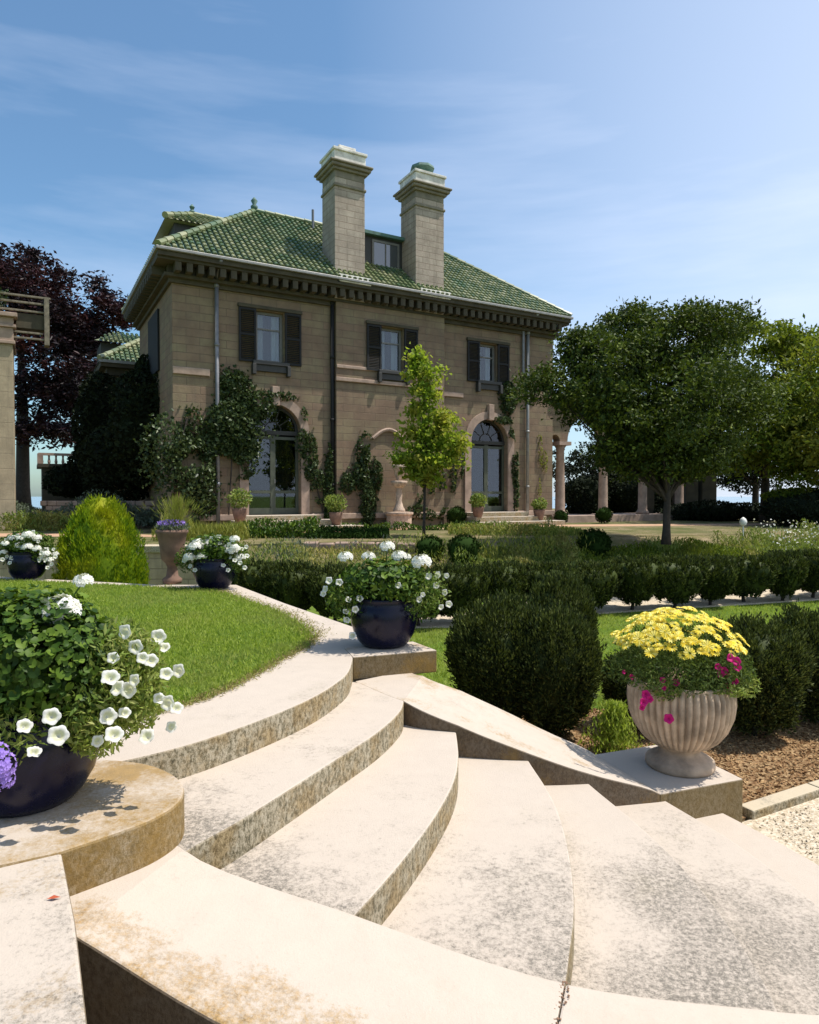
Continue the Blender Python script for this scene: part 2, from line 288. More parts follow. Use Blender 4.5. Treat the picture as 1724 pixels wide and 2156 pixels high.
# ------------------------------------------------------------ mesh building
class MB:
    def __init__(s): s.v = []; s.f = []
    def add(s, vs, fs):
        k = len(s.v); s.v += [tuple(p) for p in vs]; s.f += [tuple(i+k for i in f) for f in fs]; return s
    def box(s, x0, x1, y0, y1, z0, z1):
        return s.add([(x0,y0,z0),(x1,y0,z0),(x1,y1,z0),(x0,y1,z0),(x0,y0,z1),(x1,y0,z1),(x1,y1,z1),(x0,y1,z1)],
                     [(0,3,2,1),(4,5,6,7),(0,1,5,4),(1,2,6,5),(2,3,7,6),(3,0,4,7)])
    def prism(s, poly, z0, z1):
        n = len(poly); zt = z1 if isinstance(z1, (list, tuple)) else [z1]*n
        ar = sum(poly[i][0]*poly[(i+1)%n][1]-poly[(i+1)%n][0]*poly[i][1] for i in range(n))
        if ar < 0: poly = poly[::-1]; zt = zt[::-1]
        vs = [(p[0], p[1], z0) for p in poly]+[(p[0], p[1], z) for p, z in zip(poly, zt)]
        return s.add(vs, [tuple(range(n-1, -1, -1)), tuple(range(n, 2*n))]+[(i, (i+1)%n, n+(i+1)%n, n+i) for i in range(n)])
    def lathe(s, prof, seg=32, c=(0, 0, 0), flute=None):
        vs = []
        for (r, z) in prof:
            for k in range(seg):
                a = 2*math.pi*k/seg; rr = r*(flute(a, z) if flute else 1)
                vs.append((c[0]+rr*math.cos(a), c[1]+rr*math.sin(a), c[2]+z))
        fs = []
        for i in range(len(prof)-1):
            for k in range(seg):
                k2 = (k+1) % seg; fs.append((i*seg+k, i*seg+k2, (i+1)*seg+k2, (i+1)*seg+k))
        fs.append(tuple(range(seg-1, -1, -1))); fs.append(tuple((len(prof)-1)*seg+k for k in range(seg)))
        return s.add(vs, fs)
    def tube(s, pts, rad, seg=8):
        vs = []; fs = []; n = len(pts)
        for i, p in enumerate(pts):
            a = Vector(pts[max(0, i-1)]); b = Vector(pts[min(n-1, i+1)]); t = (b-a).normalized()
            u = t.cross(Vector((0.13, 0.27, 1)) if abs(t.z) < 0.95 else Vector((1, 0.1, 0))).normalized(); v = t.cross(u)
            r = rad[i] if isinstance(rad, (list, tuple)) else rad
            for k in range(seg):
                q = Vector(p)+u*(r*math.cos(2*math.pi*k/seg))+v*(r*math.sin(2*math.pi*k/seg)); vs.append(tuple(q))
        for i in range(n-1):
            for k in range(seg):
                k2 = (k+1) % seg; fs.append((i*seg+k, i*seg+k2, (i+1)*seg+k2, (i+1)*seg+k))
        fs.append(tuple(range(seg-1, -1, -1))); fs.append(tuple((n-1)*seg+k for k in range(seg)))
        return s.add(vs, fs)
    def mesh(s, name, m, smooth=False):
        me = bpy.data.meshes.new(name); me.from_pydata(s.v, [], s.f); me.materials.append(m); me.update()
        if smooth:
            me.shade_smooth() if smooth is True else me.polygons.foreach_set('use_smooth', [True]*len(me.polygons))
        return me
    def build(s, name, m, parent=None, smooth=False, bevel=0, loc=(0, 0, 0), rot=0):
        o = bpy.data.objects.new(name, s.mesh(name, m, smooth)); COL.objects.link(o)
        o.parent = parent; o.location = loc; o.rotation_euler = (0, 0, rot)
        if bevel:
            b = o.modifiers.new('bevel', 'BEVEL'); b.width = bevel; b.segments = 2; b.limit_method = 'ANGLE'
        return o
def tag(o, label=None, cat=None, group=None, kind=None):
    if label: o['label'] = label
    if cat: o['category'] = cat
    if group: o['group'] = group
    if kind: o['kind'] = kind
    return o
def thing(name, label, cat, loc=(0, 0, 0), rot=0, group=None):
    o = bpy.data.objects.new(name, None); COL.objects.link(o); o.location = loc; o.rotation_euler = (0, 0, rot); o.empty_display_size = 0.1
    return tag(o, label, cat, group)
def structure(o): o['kind'] = 'structure'; return o
def link(name, me, parent=None, loc=(0, 0, 0), rot=0, scale=1):
    o = bpy.data.objects.new(name, me); COL.objects.link(o); o.parent = parent; o.location = loc
    o.rotation_euler = rot if isinstance(rot, tuple) else (0, 0, rot)
    o.scale = scale if isinstance(scale, tuple) else (scale,)*3
    return o
def copy_thing(o, label, loc, rot=0, scale=1):
    c = o.copy(); COL.objects.link(c); c.location = loc; c.rotation_euler = (0, 0, rot); c['label'] = label
    if scale != 1: c.scale = scale if isinstance(scale, tuple) else (scale,)*3
    for ch in list(o.children):
        k = ch.copy(); COL.objects.link(k); k.parent = c
        for g in list(ch.children):
            q = g.copy(); COL.objects.link(q); q.parent = k
    return c

# ---- foliage in numpy
def unit(v): return v/np.maximum(np.linalg.norm(v, axis=1, keepdims=True), 1e-9)
def dirs(n, g): return unit(g.normal(size=(n, 3)))
class Sn:                                     # a cheap smooth 3-D noise
    def __init__(s, g, f, k=7): s.k = g.normal(size=(k, 3))*f; s.p = g.uniform(0, 6.28, k)
    def __call__(s, P): return np.sin(P@s.k.T+s.p).mean(axis=1)*1.6
def leaf_mesh(name, P, D, L, W, m, g, fold=0.25, up=None):
    """Folded leaves (two triangles each) at P, long axis along D."""
    n = len(P); L = np.broadcast_to(np.asarray(L, float), (n,))[:, None]; W = np.broadcast_to(np.asarray(W, float), (n,))[:, None]
    D = unit(D); B = unit(np.cross(D, dirs(n, g))); Nn = np.cross(D, B)
    v = np.empty((n, 4, 3)); v[:, 0] = P-D*L*0.5; v[:, 1] = P+B*W*0.5+Nn*W*fold-D*L*0.05; v[:, 2] = P+D*L*0.5; v[:, 3] = P-B*W*0.5+Nn*W*fold-D*L*0.05
    me = bpy.data.meshes.new(name); me.vertices.add(4*n); me.vertices.foreach_set('co', v.ravel())
    idx = (np.arange(n)[:, None]*4+np.array([[0, 1, 2, 0, 2, 3]])).ravel()
    me.loops.add(6*n); me.loops.foreach_set('vertex_index', idx.astype(np.int32))
    me.polygons.add(2*n); me.polygons.foreach_set('loop_start', np.arange(2*n, dtype=np.int32)*3)
    me.polygons.foreach_set('loop_total', np.full(2*n, 3, np.int32))
    me.materials.append(m); me.update(calc_edges=True)
    return me
def blob_pts(blobs, n, g, lo=0.55, hi=1.05, gap=0.0, lump=0.18, lf=2.5, pw=2.0):
    """Points through the outer part of several ellipsoids, sized by surface area; outward directions too."""
    ar = np.array([(b[3]*b[4]+b[4]*b[5]+b[3]*b[5]) for b in blobs]); ar = ar/ar.sum(); Ps = []; Ds = []
    sn = Sn(g, lf); sg = Sn(g, lf*0.8)
    for b, f in zip(blobs, ar):
        k = max(8, int(n*f)); u = dirs(k, g); c = np.array(b[:3]); r = np.array(b[3:6])
        if pw != 2.0: u = u/((np.abs(u)**pw).sum(axis=1)**(1/pw))[:, None]
        q = u*r; rr = (lo+(hi-lo)*np.sqrt(g.uniform(0, 1, k)))*(1+lump*sn(q+c)); P = c+q*rr[:, None]
        keep = sg(P) > (-1.0+gap*1.3) if gap > 0 else np.ones(k, bool)
        # drop leaves deep inside a neighbouring blob
        Ps.append(P[keep]); Ds.append(unit(u/r)[keep])
    return np.concatenate(Ps), np.concatenate(Ds)
def core_mesh(mb, b, f, g, seg=14, rings=9, pw=2.0):
    sn = Sn(g, 3.0); vs = []
    for i in range(rings+1):
        t = math.pi*i/rings
        for k in range(seg):
            a = 2*math.pi*k/seg; u = np.array([math.sin(t)*math.cos(a), math.sin(t)*math.sin(a), math.cos(t)])
            if pw != 2.0: u = u/((np.abs(u)**pw).sum()**(1/pw))
            q = u*np.array(b[3:6]); q = q*(f*(1+0.12*float(sn(q[None, :])[0]))); vs.append(tuple(np.array(b[:3])+q))
    fs = [(i*seg+k, i*seg+(k+1) % seg, (i+1)*seg+(k+1) % seg, (i+1)*seg+k) for i in range(rings) for k in range(seg)]
    mb.add(vs, fs)

# ============================================================ SETTING
g0 = MB(); S_ = 3000
g0.add([(-S_, -S_, -0.02), (S_, -S_, -0.02), (S_, 66, -0.02), (-S_, 66, -0.02)], [(0, 1, 2, 3)])
structure(g0.build('ground', M['g_grass']))
ms_, ns_, bs_ = mat('sea_water'); bs_.inputs['Base Color'].default_value = (0.22, 0.30, 0.36, 1); bs_.inputs['Roughness'].default_value = 0.25
bump(ns_, bs_, noise(ns_, 0.6, 4, 0.6, geo(ns_).outputs['Position']), 0.3, 0.6)
g1 = MB(); g1.add([(-9000, 60, -5.0), (9000, 60, -5.0), (9000, 14000, -5.0), (-9000, 14000, -5.0)], [(0, 1, 2, 3)]); structure(g1.build('sea', ms_))
# gravel and mulch of the sunken garden, a sheet each
structure(MB().prism([(-3.0, -1.5), (12, -1.5), (12, 9.0), (2.92, 4.76), (2.2, 4.40), (-3.0, 4.0)], -0.05, 0.004).build('gravel_path', M['g_gravel']))
structure(MB().prism([(0.05, 4.85), (1.25, 4.8), (2.2, 4.43), (2.92, 4.78), (12, 9.02), (12, 9.6), (5.2, 6.95), (3.0, 6.75), (1.0, 6.75), (0.6, 6.2), (0.35, 5.3)], -0.05, 0.008).build('mulch_bed', M['g_mulch']))
structure(MB().prism([(-0.4, 11.0), (0.7, 11.1), (3.4, 12.35), (8.6, 14.05), (16, 16.4), (16, 18.0), (8.3, 15.6), (3.0, 13.9), (-0.4, 12.6)], -0.05, 0.006).build('gravel_walk', M['g_gravel']))

# upper garden level in front of the house with its earth bank
back = [(-60, 15.9), (-4.4, 15.9), (-0.6, 17.4), (10.0, 20.4), (30, 24), (80, 30)]
mb = MB(); mb.prism(back+[(80, 64), (-60, 64)], -0.3, 1.0)
structure(mb.build('upper_ground', M['g_dry']))
bk = MB(); fr = [(-4.4, 15.2, 0.30), (0.3, 14.9, 0.3), (9.0, 17.3, 0.3), (30, 23.0, 0.3), (80, 28.5, 0.3)]
bb = [(-4.4, 15.9), (-0.6, 17.4), (10.0, 20.4), (30, 24), (80, 30)]
vs = [(x, y, -0.1) for x, y, z in fr]+[(x, y-0.0, z) for x, y, z in fr]+[(x, y+0.05, 1.003) for x, y in bb]
n5 = 5; bk.add(vs, [(i, i+1, n5+i+1, n5+i) for i in range(4)]+[(n5+i, n5+i+1, 2*n5+i+1, 2*n5+i) for i in range(4)])
structure(bk.build('garden_bank', M['g_dry']))

# ---- raised platform with the lawn, and the fan of curved steps
def arc(pts, z): return [G(x, y, z) for x, y in pts]
def smooth_curve(p, k=8):
    out = []; n = len(p)
    for i in range(n-1):
        a = p[max(0, i-1)]; b = p[i]; c = p[i+1]; d = p[min(n-1, i+2)]
        for j in range(k):
            t = j/k; out.append(tuple(0.5*(2*b[m]+(c[m]-a[m])*t+(2*a[m]-5*b[m]+4*c[m]-d[m])*t*t+(-a[m]+3*b[m]-3*c[m]+d[m])*t**3) for m in range(2)))
    out.append(p[-1]); return out
nose1 = smooth_curve([(-0.404, 4.80), (-0.40, 4.40), (-0.457, 4.11), (-0.555, 3.83), (-0.685, 3.58), (-0.853, 3.32), (-1.018, 3.11), (-1.175, 2.965), (-1.32, 2.86)])
nose2 = smooth_curve([(-0.036, 4.60), (-0.036, 4.255), (-0.065, 4.02), (-0.18, 3.68), (-0.365, 3.30), (-0.54, 2.95), (-0.687, 2.666), (-0.83, 2.42), (-1.0, 1.975)])
nose3 = smooth_curve([(0.29, 4.5), (0.287, 4.12), (0.272, 3.72), (0.227, 3.40), (0.13, 3.06), (0.01, 2.74), (-0.109, 2.469), (-0.23, 2.22), (-0.36, 1.95)])
nose4 = smooth_curve([(0.70, 4.5), (0.722, 4.044), (0.752, 3.66), (0.752, 3.33), (0.715, 2.974), (0.65, 2.62), (0.563, 2.33), (0.49, 2.12), (0.38, 1.88)])
nose5 = smooth_curve([(1.02, 4.5), (1.094, 4.069), (1.20, 3.64), (1.28, 3.22), (1.305, 2.817), (1.285, 2.433), (1.24, 2.2), (1.17, 1.95)])
nose6 = smooth_curve([(1.45, 4.6), (1.598, 4.174), (1.78, 3.68), (1.89, 3.15), (1.92, 2.7), (1.90, 2.3), (1.84, 1.9)])
nose7 = smooth_curve([(1.85, 4.7), (2.013, 4.365), (2.23, 3.85), (2.42, 3.2), (2.48, 2.7), (2.47, 2.2), (2.42, 1.8)])
steps = thing('curved_staircase', 'broad stone garden stairs with fanned curved treads in front of the lawn', 'staircase', (0, 0, 0))
tops = [0.85, 0.70, 0.55, 0.40, 0.25, 0.10]
prev = nose1
for z, ns in zip(tops, (nose2, nose3, nose4, nose5, nose6, nose7)):
    lefts = [(p[0]-0.35, p[1]) for p in prev][::-1]
    if z == 0.85: lefts = [(-1.4, 1.975)]+lefts
    MB().prism(ns+lefts, -0.06, z).build('step', M['step'], steps, bevel=0.009)
    prev = ns
# the walls that flank the steps, sloping down with them
def ramp_wall(inner, outer, name, m, cut=None):
    mb = MB(); n = len(inner); vs = []
    for (x, y, z) in inner: vs += [(x, y, -0.08), (x, y, z)]
    for (x, y, z) in outer: vs += [(x, y, -0.08), (x, y, z)]
    k = 2*n; fs = []
    for i in range(n-1):
        fs += [(2*i, 2*i+2, 2*i+3, 2*i+1), (k+2*i+2, k+2*i, k+2*i+1, k+2*i+3), (2*i+1, 2*i+3, k+2*i+3, k+2*i+1), (2*i+2, 2*i, k+2*i, k+2*i+2)]
    fs += [(0, 1, k+1, k), (2*n-1, 2*n-2, k+2*n-2, k+2*n-1)]
    mb.add(vs, fs)
    me = mb.build(name, m, steps, bevel=0.008)
    return me
def samp(pts, k=6):
    xy = smooth_curve([(p[0], p[1]) for p in pts], k); zz = []
    for i in range(len(pts)-1): zz += [pts[i][2]+(pts[i+1][2]-pts[i][2])*j/k for j in range(k)]
    zz.append(pts[-1][2]); return [(a[0], a[1], z) for a, z in zip(xy, zz)]
far_in = samp([(-0.385, 4.71, 0.852), (-0.036, 4.25, 0.852), (0.30, 4.11, 0.745), (0.713, 4.045, 0.60), (1.094, 4.065, 0.465), (1.558, 4.149, 0.303)])
far_out = samp([(-0.02, 5.0, 0.852), (0.096, 4.86, 0.852), (0.38, 4.84, 0.745), (0.70, 4.82, 0.60), (0.98, 4.81, 0.465), (1.32, 4.79, 0.303)])
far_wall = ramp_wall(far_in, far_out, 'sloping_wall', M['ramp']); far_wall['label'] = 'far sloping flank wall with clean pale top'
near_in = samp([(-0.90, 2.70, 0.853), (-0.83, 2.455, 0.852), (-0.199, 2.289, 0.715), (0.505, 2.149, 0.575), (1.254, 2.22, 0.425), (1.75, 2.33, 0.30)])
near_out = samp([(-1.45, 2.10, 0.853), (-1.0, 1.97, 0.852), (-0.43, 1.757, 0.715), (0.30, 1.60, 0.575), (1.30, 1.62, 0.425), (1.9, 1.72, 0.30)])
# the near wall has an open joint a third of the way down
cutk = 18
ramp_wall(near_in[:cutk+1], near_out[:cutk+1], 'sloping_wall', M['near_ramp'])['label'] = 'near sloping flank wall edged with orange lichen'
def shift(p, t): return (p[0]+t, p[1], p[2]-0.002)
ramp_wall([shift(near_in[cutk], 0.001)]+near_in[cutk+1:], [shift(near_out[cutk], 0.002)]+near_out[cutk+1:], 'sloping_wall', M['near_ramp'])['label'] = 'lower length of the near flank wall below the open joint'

plat = nose1+[(-1.6, 2.75), (-2.3, 2.2), (-14, 2.2), (-14, 10.9), (-6.2, 9.75), (-3.3, 8.75), (-2.25, 8.75), (-1.34, 7.235), (-0.489, 5.915), (-0.02, 5.22)]
structure(MB().prism(plat, -0.1, 1.0).build('stone_path', M['path'], bevel=0.008))
lawn_edge = smooth_curve([(-3.4, 2.9), (-2.2, 3.0), (-1.6, 3.28), (-1.247, 3.687), (-1.054, 4.11), (-0.89, 4.779), (-0.79, 5.25), (-0.87, 5.75), (-1.277, 6.642), (-2.038, 7.754), (-2.452, 8.22), (-2.961, 8.40), (-5.602, 9.25), (-9.0, 10.2), (-13.8, 10.6)], 6)
lawn = lawn_edge+[(-13.8, 2.9)]
structure(MB().prism(lawn, 0.9, 1.008).build('upper_lawn', M['g_grass']))

def inside(P, poly):
    x = P[:, 0]; y = P[:, 1]; r = np.zeros(len(P), bool); n = len(poly)
    for i in range(n):
        x1, y1 = poly[i][:2]; x2, y2 = poly[(i+1) % n][:2]
        c = ((y1 > y) != (y2 > y)) & (x < (x2-x1)*(y-y1)/((y2-y1) if abs(y2-y1) > 1e-9 else 1e-9)+x1); r ^= c
    return r
def blades(name, poly, z, n, h, m, seed, label, wd=0.006, dens=None, ragged=0.0):
    g = np.random.default_rng(seed); xs = [p[0] for p in poly]; ys = [p[1] for p in poly]
    P = np.stack([g.uniform(min(xs), max(xs), n*2), g.uniform(min(ys), max(ys), n*2), np.full(n*2, z)], 1)
    if dens is not None: P = P[dens(P, g)]
    Q = P+np.stack([g.normal(0, ragged, len(P)), g.normal(0, ragged, len(P)), np.zeros(len(P))], 1)
    P = Q[inside(P, poly)]; k = len(P)
    D = unit(np.stack([g.normal(0, 0.55, k), g.normal(0, 0.55, k), np.full(k, 1.0)], 1)); H = h*g.uniform(0.5, 1.25, k)
    P = P+D*H[:, None]*0.45
    me = leaf_mesh(name, P, D, H, wd*(1+0.0*H), m, g, 0.1)
    o = link(name, me); tag(o, label, 'grass', None, 'stuff'); return o
blades('lawn_grass', lawn, 1.005, 230000, 0.042, M['grass'], 3, 'short green turf covering the raised lawn behind the nearest pot',
       dens=lambda P, g: (P[:, 0]/P[:, 1] > -0.66) & (g.uniform(size=len(P)) < np.clip(5.0/P[:, 1], 0.35, 1)), wd=0.0085, ragged=0.026)
lowlawn = [(0.1, 5.0), (0.6, 5.2), (0.8, 6.8), (2.9, 6.9), (5.2, 7.1), (12, 9.8), (12, 15.0), (8.6, 13.9), (3.4, 12.25), (0.7, 11.0), (-0.3, 10.9), (-0.4, 6.0)]
blades('lawn_grass', lowlawn, -0.015, 120000, 0.055, M['grass'], 5, 'mown green turf between the near bushes and the far clipped hedge',
       dens=lambda P, g: (P[:, 0]/P[:, 1] < 0.9) & (g.uniform(size=len(P)) < np.clip(6.0/P[:, 1], 0.3, 1)), wd=0.012)

g = np.random.default_rng(91); ed = [p for p in lawn_edge if p[0] > -3.4 and p[1] > 2.9]; k = 9000
ia = g.integers(0, len(ed)-1, k); tt = g.uniform(0, 1, k)[:, None]; E0 = np.array(ed); P = E0[ia]*(1-tt)+E0[ia+1]*tt; P = np.concatenate([P+g.normal(0, 0.03, (k, 2))*(1+1.6*(P[:, 1:2] > 5.5)), np.full((k, 1), 1.012)], 1)
tag(link('dry_grass', leaf_mesh('dry_grass', P, dirs(k, g)*np.array([1, 1, 0.5])+np.array([0, 0, 0.35]), 0.035*g.uniform(.5, 1.3, k), 0.006, leafm('dry_blade', [(0.20, 0.16, 0.05), (0.34, 0.27, 0.11), (0.22, 0.26, 0.06)], 0.2), g)), 'straw coloured dry blades fringing the curved edge of the raised lawn', 'grass', None, 'stuff')
def chips(name, poly, z, n, L, W, m, seed, label, cat):
    g = np.random.default_rng(seed); xs = [p[0] for p in poly]; ys = [p[1] for p in poly]; P = np.stack([g.uniform(min(xs), max(xs), n*2), g.uniform(min(ys), max(ys), n*2), np.full(n*2, z)], 1); P = P[inside(P, poly)]; k = len(P)
    D = dirs(k, g)*np.array([1, 1, 0.25]); tag(link(name, leaf_mesh(name, P, D, L*g.uniform(.4, 1.4, k), W*g.uniform(.5, 1.3, k), m, g, 0.3)), label, cat, None, 'stuff')
chips('bark_chips', [(0.35, 5.3), (0.9, 4.95), (1.35, 4.9), (2.3, 4.6), (2.92, 4.86), (6.5, 6.6), (6.5, 7.2), (3.0, 6.75), (1.0, 6.75)], 0.013, 16000, 0.035, 0.014, leafm('bark_chip', [(0.10, 0.05, 0.022), (0.30, 0.17, 0.075), (0.50, 0.34, 0.17)], 0.0, rough=0.95), 92, 'loose bark chips covering the bed under the near yews and beside the kerb', 'mulch')
chips('loose_pebbles', [(2.25, 4.38), (2.95, 4.70), (5.0, 5.7), (6.5, 6.3), (6.5, 3.0), (2.9, 2.8), (2.5, 3.6)], 0.009, 9000, 0.018, 0.013, leafm('pebble', [(0.30, 0.24, 0.16), (0.55, 0.47, 0.35), (0.70, 0.62, 0.5)], 0.0, rough=0.95), 93, 'loose pale pebbles on the gravel in front of the low kerb', 'gravel')
# ============================================================ PEDESTALS
ped = smooth_curve([(-1.123, 2.137), (-0.992, 2.262), (-0.905, 2.365), (-0.862, 2.487), (-0.885, 2.62), (-0.979, 2.75), (-1.14, 2.86), (-1.36, 2.91)], 6)+[(-1.9, 2.85), (-2.3, 2.3), (-2.2, 1.95), (-1.27, 2.06)]
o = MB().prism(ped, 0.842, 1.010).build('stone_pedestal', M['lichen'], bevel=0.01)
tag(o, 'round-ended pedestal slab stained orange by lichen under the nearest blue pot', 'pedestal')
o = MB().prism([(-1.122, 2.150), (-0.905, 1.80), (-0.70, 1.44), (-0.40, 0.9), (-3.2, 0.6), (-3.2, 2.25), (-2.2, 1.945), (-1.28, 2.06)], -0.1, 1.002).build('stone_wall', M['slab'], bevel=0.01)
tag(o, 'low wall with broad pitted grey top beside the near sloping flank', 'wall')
o = MB().prism([(-0.403, 4.775), (0.205, 4.995), (0.03, 5.30), (-0.5, 5.10)], 0.84, 1.006).build('stone_pedestal', M['painted_shade'], bevel=0.008)
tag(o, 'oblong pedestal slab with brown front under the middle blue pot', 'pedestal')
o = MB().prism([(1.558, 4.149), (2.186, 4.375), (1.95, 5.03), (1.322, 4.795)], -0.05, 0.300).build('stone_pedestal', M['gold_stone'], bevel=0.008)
tag(o, 'square pedestal block under the fluted urn at the foot of the steps', 'pedestal')
lf = MB(); q = G(112, 1893, 1.004)
lf.add([(-0.018, 0, 0.002), (0, 0.007, 0.008), (0.02, 0.001, 0.003), (0.002, -0.008, 0.006)], [(0, 1, 2), (0, 2, 3)])
tag(lf.build('fallen_leaf', plain('dry_red_leaf', (0.45, 0.09, 0.03), 0.8), loc=(q[0], q[1], 1.004), rot=0.2), 'single dry red leaf lying on the pitted low wall', 'leaf')
cb = MB()
pts = [(2.25, 4.47), (2.92, 4.82), (5.0, 5.85), (9.0, 7.7), (12, 9.1)]
for i in range(4):
    a = Vector((*pts[i], 0)); b_ = Vector((*pts[i+1], 0)); d_ = (b_-a).normalized(); nn = Vector((-d_.y, d_.x, 0))*0.055
    a2 = a+d_*0.004; b2 = b_-d_*0.004
    cb.prism([tuple(a2-nn)[:2], tuple(b2-nn)[:2], tuple(b2+nn)[:2], tuple(a2+nn)[:2]], -0.05, 0.065)
tag(cb.build('kerb', M['coping'], bevel=0.01), 'low stone kerb between the bark mulch and the gravel', 'kerb')

# ============================================================ FLOWERS AND POTS
def petunia_mesh(name, m, r=0.028, depth=0.022, seg=30, lobes=5):
    mb = MB(); vs = [(0, 0, -depth)]; fs = []
    rings = [(0.25, -0.55), (0.55, -0.12), (0.85, 0.02), (1.0, -0.06)]
    for (f, z) in rings:
        for k in range(seg):
            a = 2*math.pi*k/seg; l = 1-0.16*abs(math.sin(lobes*a/2+0.3))**3*(f > 0.5)*f
            vs.append((r*f*l*math.cos(a), r*f*l*math.sin(a), z*depth+0.13*r*math.sin(3*a+1)*f*f+0.06*r*math.sin(11*a)*f*f*f))
    for k in range(seg): fs.append((0, 1+k, 1+(k+1) % seg))
    for i in range(3):
        for k in range(seg): fs.append((1+i*seg+k, 1+(i+1)*seg+k, 1+(i+1)*seg+(k+1) % seg, 1+i*seg+(k+1) % seg))
    mb.add(vs, fs); return mb.mesh(name, m, 'flat')
def head_mesh(name, m, r=0.05, n=46, pr=0.016, flat=0.55, seed=1):      # a geranium or verbena head: many small florets on a dome
    g = random.Random(seed); mb = MB()
    for i in range(n):
        t = math.acos(1-1.35*g.random()); a = g.random()*6.283
        c = Vector((r*math.sin(t)*math.cos(a), r*math.sin(t)*math.sin(a), r*flat*math.cos(t))); nn = Vector((c.x, c.y, c.z+0.3*r)).normalized()
        u = nn.cross(Vector((0.3, 0.2, 1))).normalized(); v = nn.cross(u); vs = [tuple(c)]; a0 = g.random()*6
        for k in range(10):
            an = a0+2*math.pi*k/10; q = pr*(1.0 if k % 2 == 0 else 0.62)*(0.85+0.3*g.random())
            vs.append(tuple(c+u*(q*math.cos(an))+v*(q*math.sin(an))+nn*(0.3*q)))
        mb.add(vs, [(0, 1+k, 1+(k+1) % 10) for k in range(10)])
    return mb.mesh(name, m)
def daisy_mesh(name, m, r=0.028, petals=13):
    mb = MB()
    for k in range(petals):
        a = 2*math.pi*k/petals; c, s = math.cos(a), math.sin(a); wv = r*0.2
        mb.add([(0.15*r*c, 0.15*r*s, 0), (0.7*r*c-wv*s, 0.7*r*s+wv*c, 0.003), (r*c, r*s, -0.002), (0.7*r*c+wv*s, 0.7*r*s-wv*c, 0.003)], [(0, 1, 2, 3)])
    return mb.mesh(name, m)
ME_pet = petunia_mesh('petunia', M['wpet2']); ME_mag = petunia_mesh('magenta_petunia', M['mpet'], 0.03)
ME_ger = head_mesh('geranium_head', M['wpet'], 0.055, 60, 0.018, 0.6, 2); ME_ver = head_mesh('verbena_head', M['ppet'], 0.05, 60, 0.013, 0.8, 3)
ME_dai = daisy_mesh('daisy', M['ypet'])
b_ = MB(); b_.lathe([(0.0045, 0.0), (0.0085, 0.003), (0.0075, 0.007), (0.003, 0.009)], 8); ME_cen = b_.mesh('daisy_centre', M['ycen'])
def pot_parts(t, s=1.0):
    prof = [(0.13, 0), (0.165, 0.004), (0.195, 0.035), (0.233, 0.10), (0.255, 0.18), (0.258, 0.25), (0.245, 0.31), (0.225, 0.35), (0.228, 0.355), (0.232, 0.37), (0.222, 0.378), (0.205, 0.37), (0.2, 0.33)]
    p = MB().lathe([(a*s, b*s) for a, b in prof], 56).build('pot', M['cobalt'], t, smooth='s')
    return p
def flower(t, me, p, d, s=1.0, name='flower'):
    q = Vector(d).to_track_quat('Z', 'Y'); q = q @ Vector((0, 0, 1)).rotation_difference(Vector((0, 0, 1)))
    e = q.to_euler(); o = link(name, me, t, p, (e.x, e.y, e.z), s); return o
def foliage(t, blobs, n, L, W, m, seed, name='foliage', outw=0.5, lo=0.3, core=None, coref=0.72, upb=0.3):
    g = np.random.default_rng(seed); P, D = blob_pts(blobs, n, g, lo=lo, hi=1.08, lump=0.2, lf=9)
    k = len(P); DD = D*outw+dirs(k, g)*0.8+np.array([0, 0, upb])
    o = link(name, leaf_mesh(name, P, DD, L*g.uniform(0.6, 1.25, k), W*g.uniform(0.7, 1.2, k), m, g, 0.3), t); return o
def broad_leaf_mesh(name, P, Nn, S, m, g):       # rounded scalloped leaves, a fan of eight triangles each
    n = len(P); Nn = unit(Nn); T = unit(np.cross(Nn, dirs(n, g))); B = np.cross(Nn, T); K = 9
    v = np.empty((n, K+1, 3)); v[:, 0] = P-Nn*S[:, None]*0.12
    for k in range(K):
        a = 0.5+(2*math.pi-1.0)*k/(K-1); r = S*(0.5+0.04*(k % 2)); v[:, k+1] = P+T*(r*math.cos(a))[:, None]+B*(r*math.sin(a))[:, None]+Nn*(S*0.07*math.sin(3*a))[:, None]
    me = bpy.data.meshes.new(name); me.vertices.add((K+1)*n); me.vertices.foreach_set('co', v.ravel())
    tr = np.array([[0, k+1, k+2] for k in range(K-1)]).ravel(); idx = (np.arange(n)[:, None]*(K+1)+tr[None, :]).ravel(); nf = n*(K-1)
    me.loops.add(3*nf); me.loops.foreach_set('vertex_index', idx.astype(np.int32)); me.polygons.add(nf)
    me.polygons.foreach_set('loop_start', np.arange(nf, dtype=np.int32)*3); me.polygons.foreach_set('loop_total', np.full(nf, 3, np.int32))
    me.materials.append(m); me.update(calc_edges=True); return me
def broad(t, blobs, n, S, m, seed, name='foliage', lo=0.5):
    g = np.random.default_rng(seed); P, D = blob_pts(blobs, n, g, lo=lo, hi=1.05, lump=0.15, lf=9); k = len(P)
    return link(name, broad_leaf_mesh(name, P, D+dirs(k, g)*0.7+np.array([0, 0, 0.4]), S*g.uniform(0.6, 1.2, k), m, g), t)
def stems(t, pts, m, name='stem', r=0.003):
    mb = MB()
    for a, b in pts:
        a = Vector(a); b = Vector(b); c = (a+b)/2+Vector((0, 0, 0.03)); mb.tube([tuple(a), tuple(c), tuple(b)], [r, r, r*0.7], 5)
    return mb.build(name, m, t)
def local(t, px, py, Y):                          # a point at distance Y, in a thing's own frame
    a = A(px, py, Y); return (a[0]-t.location.x, a[1]-t.location.y, a[2]-t.location.z)
CAMV = Vector((0, -1, 0.25))

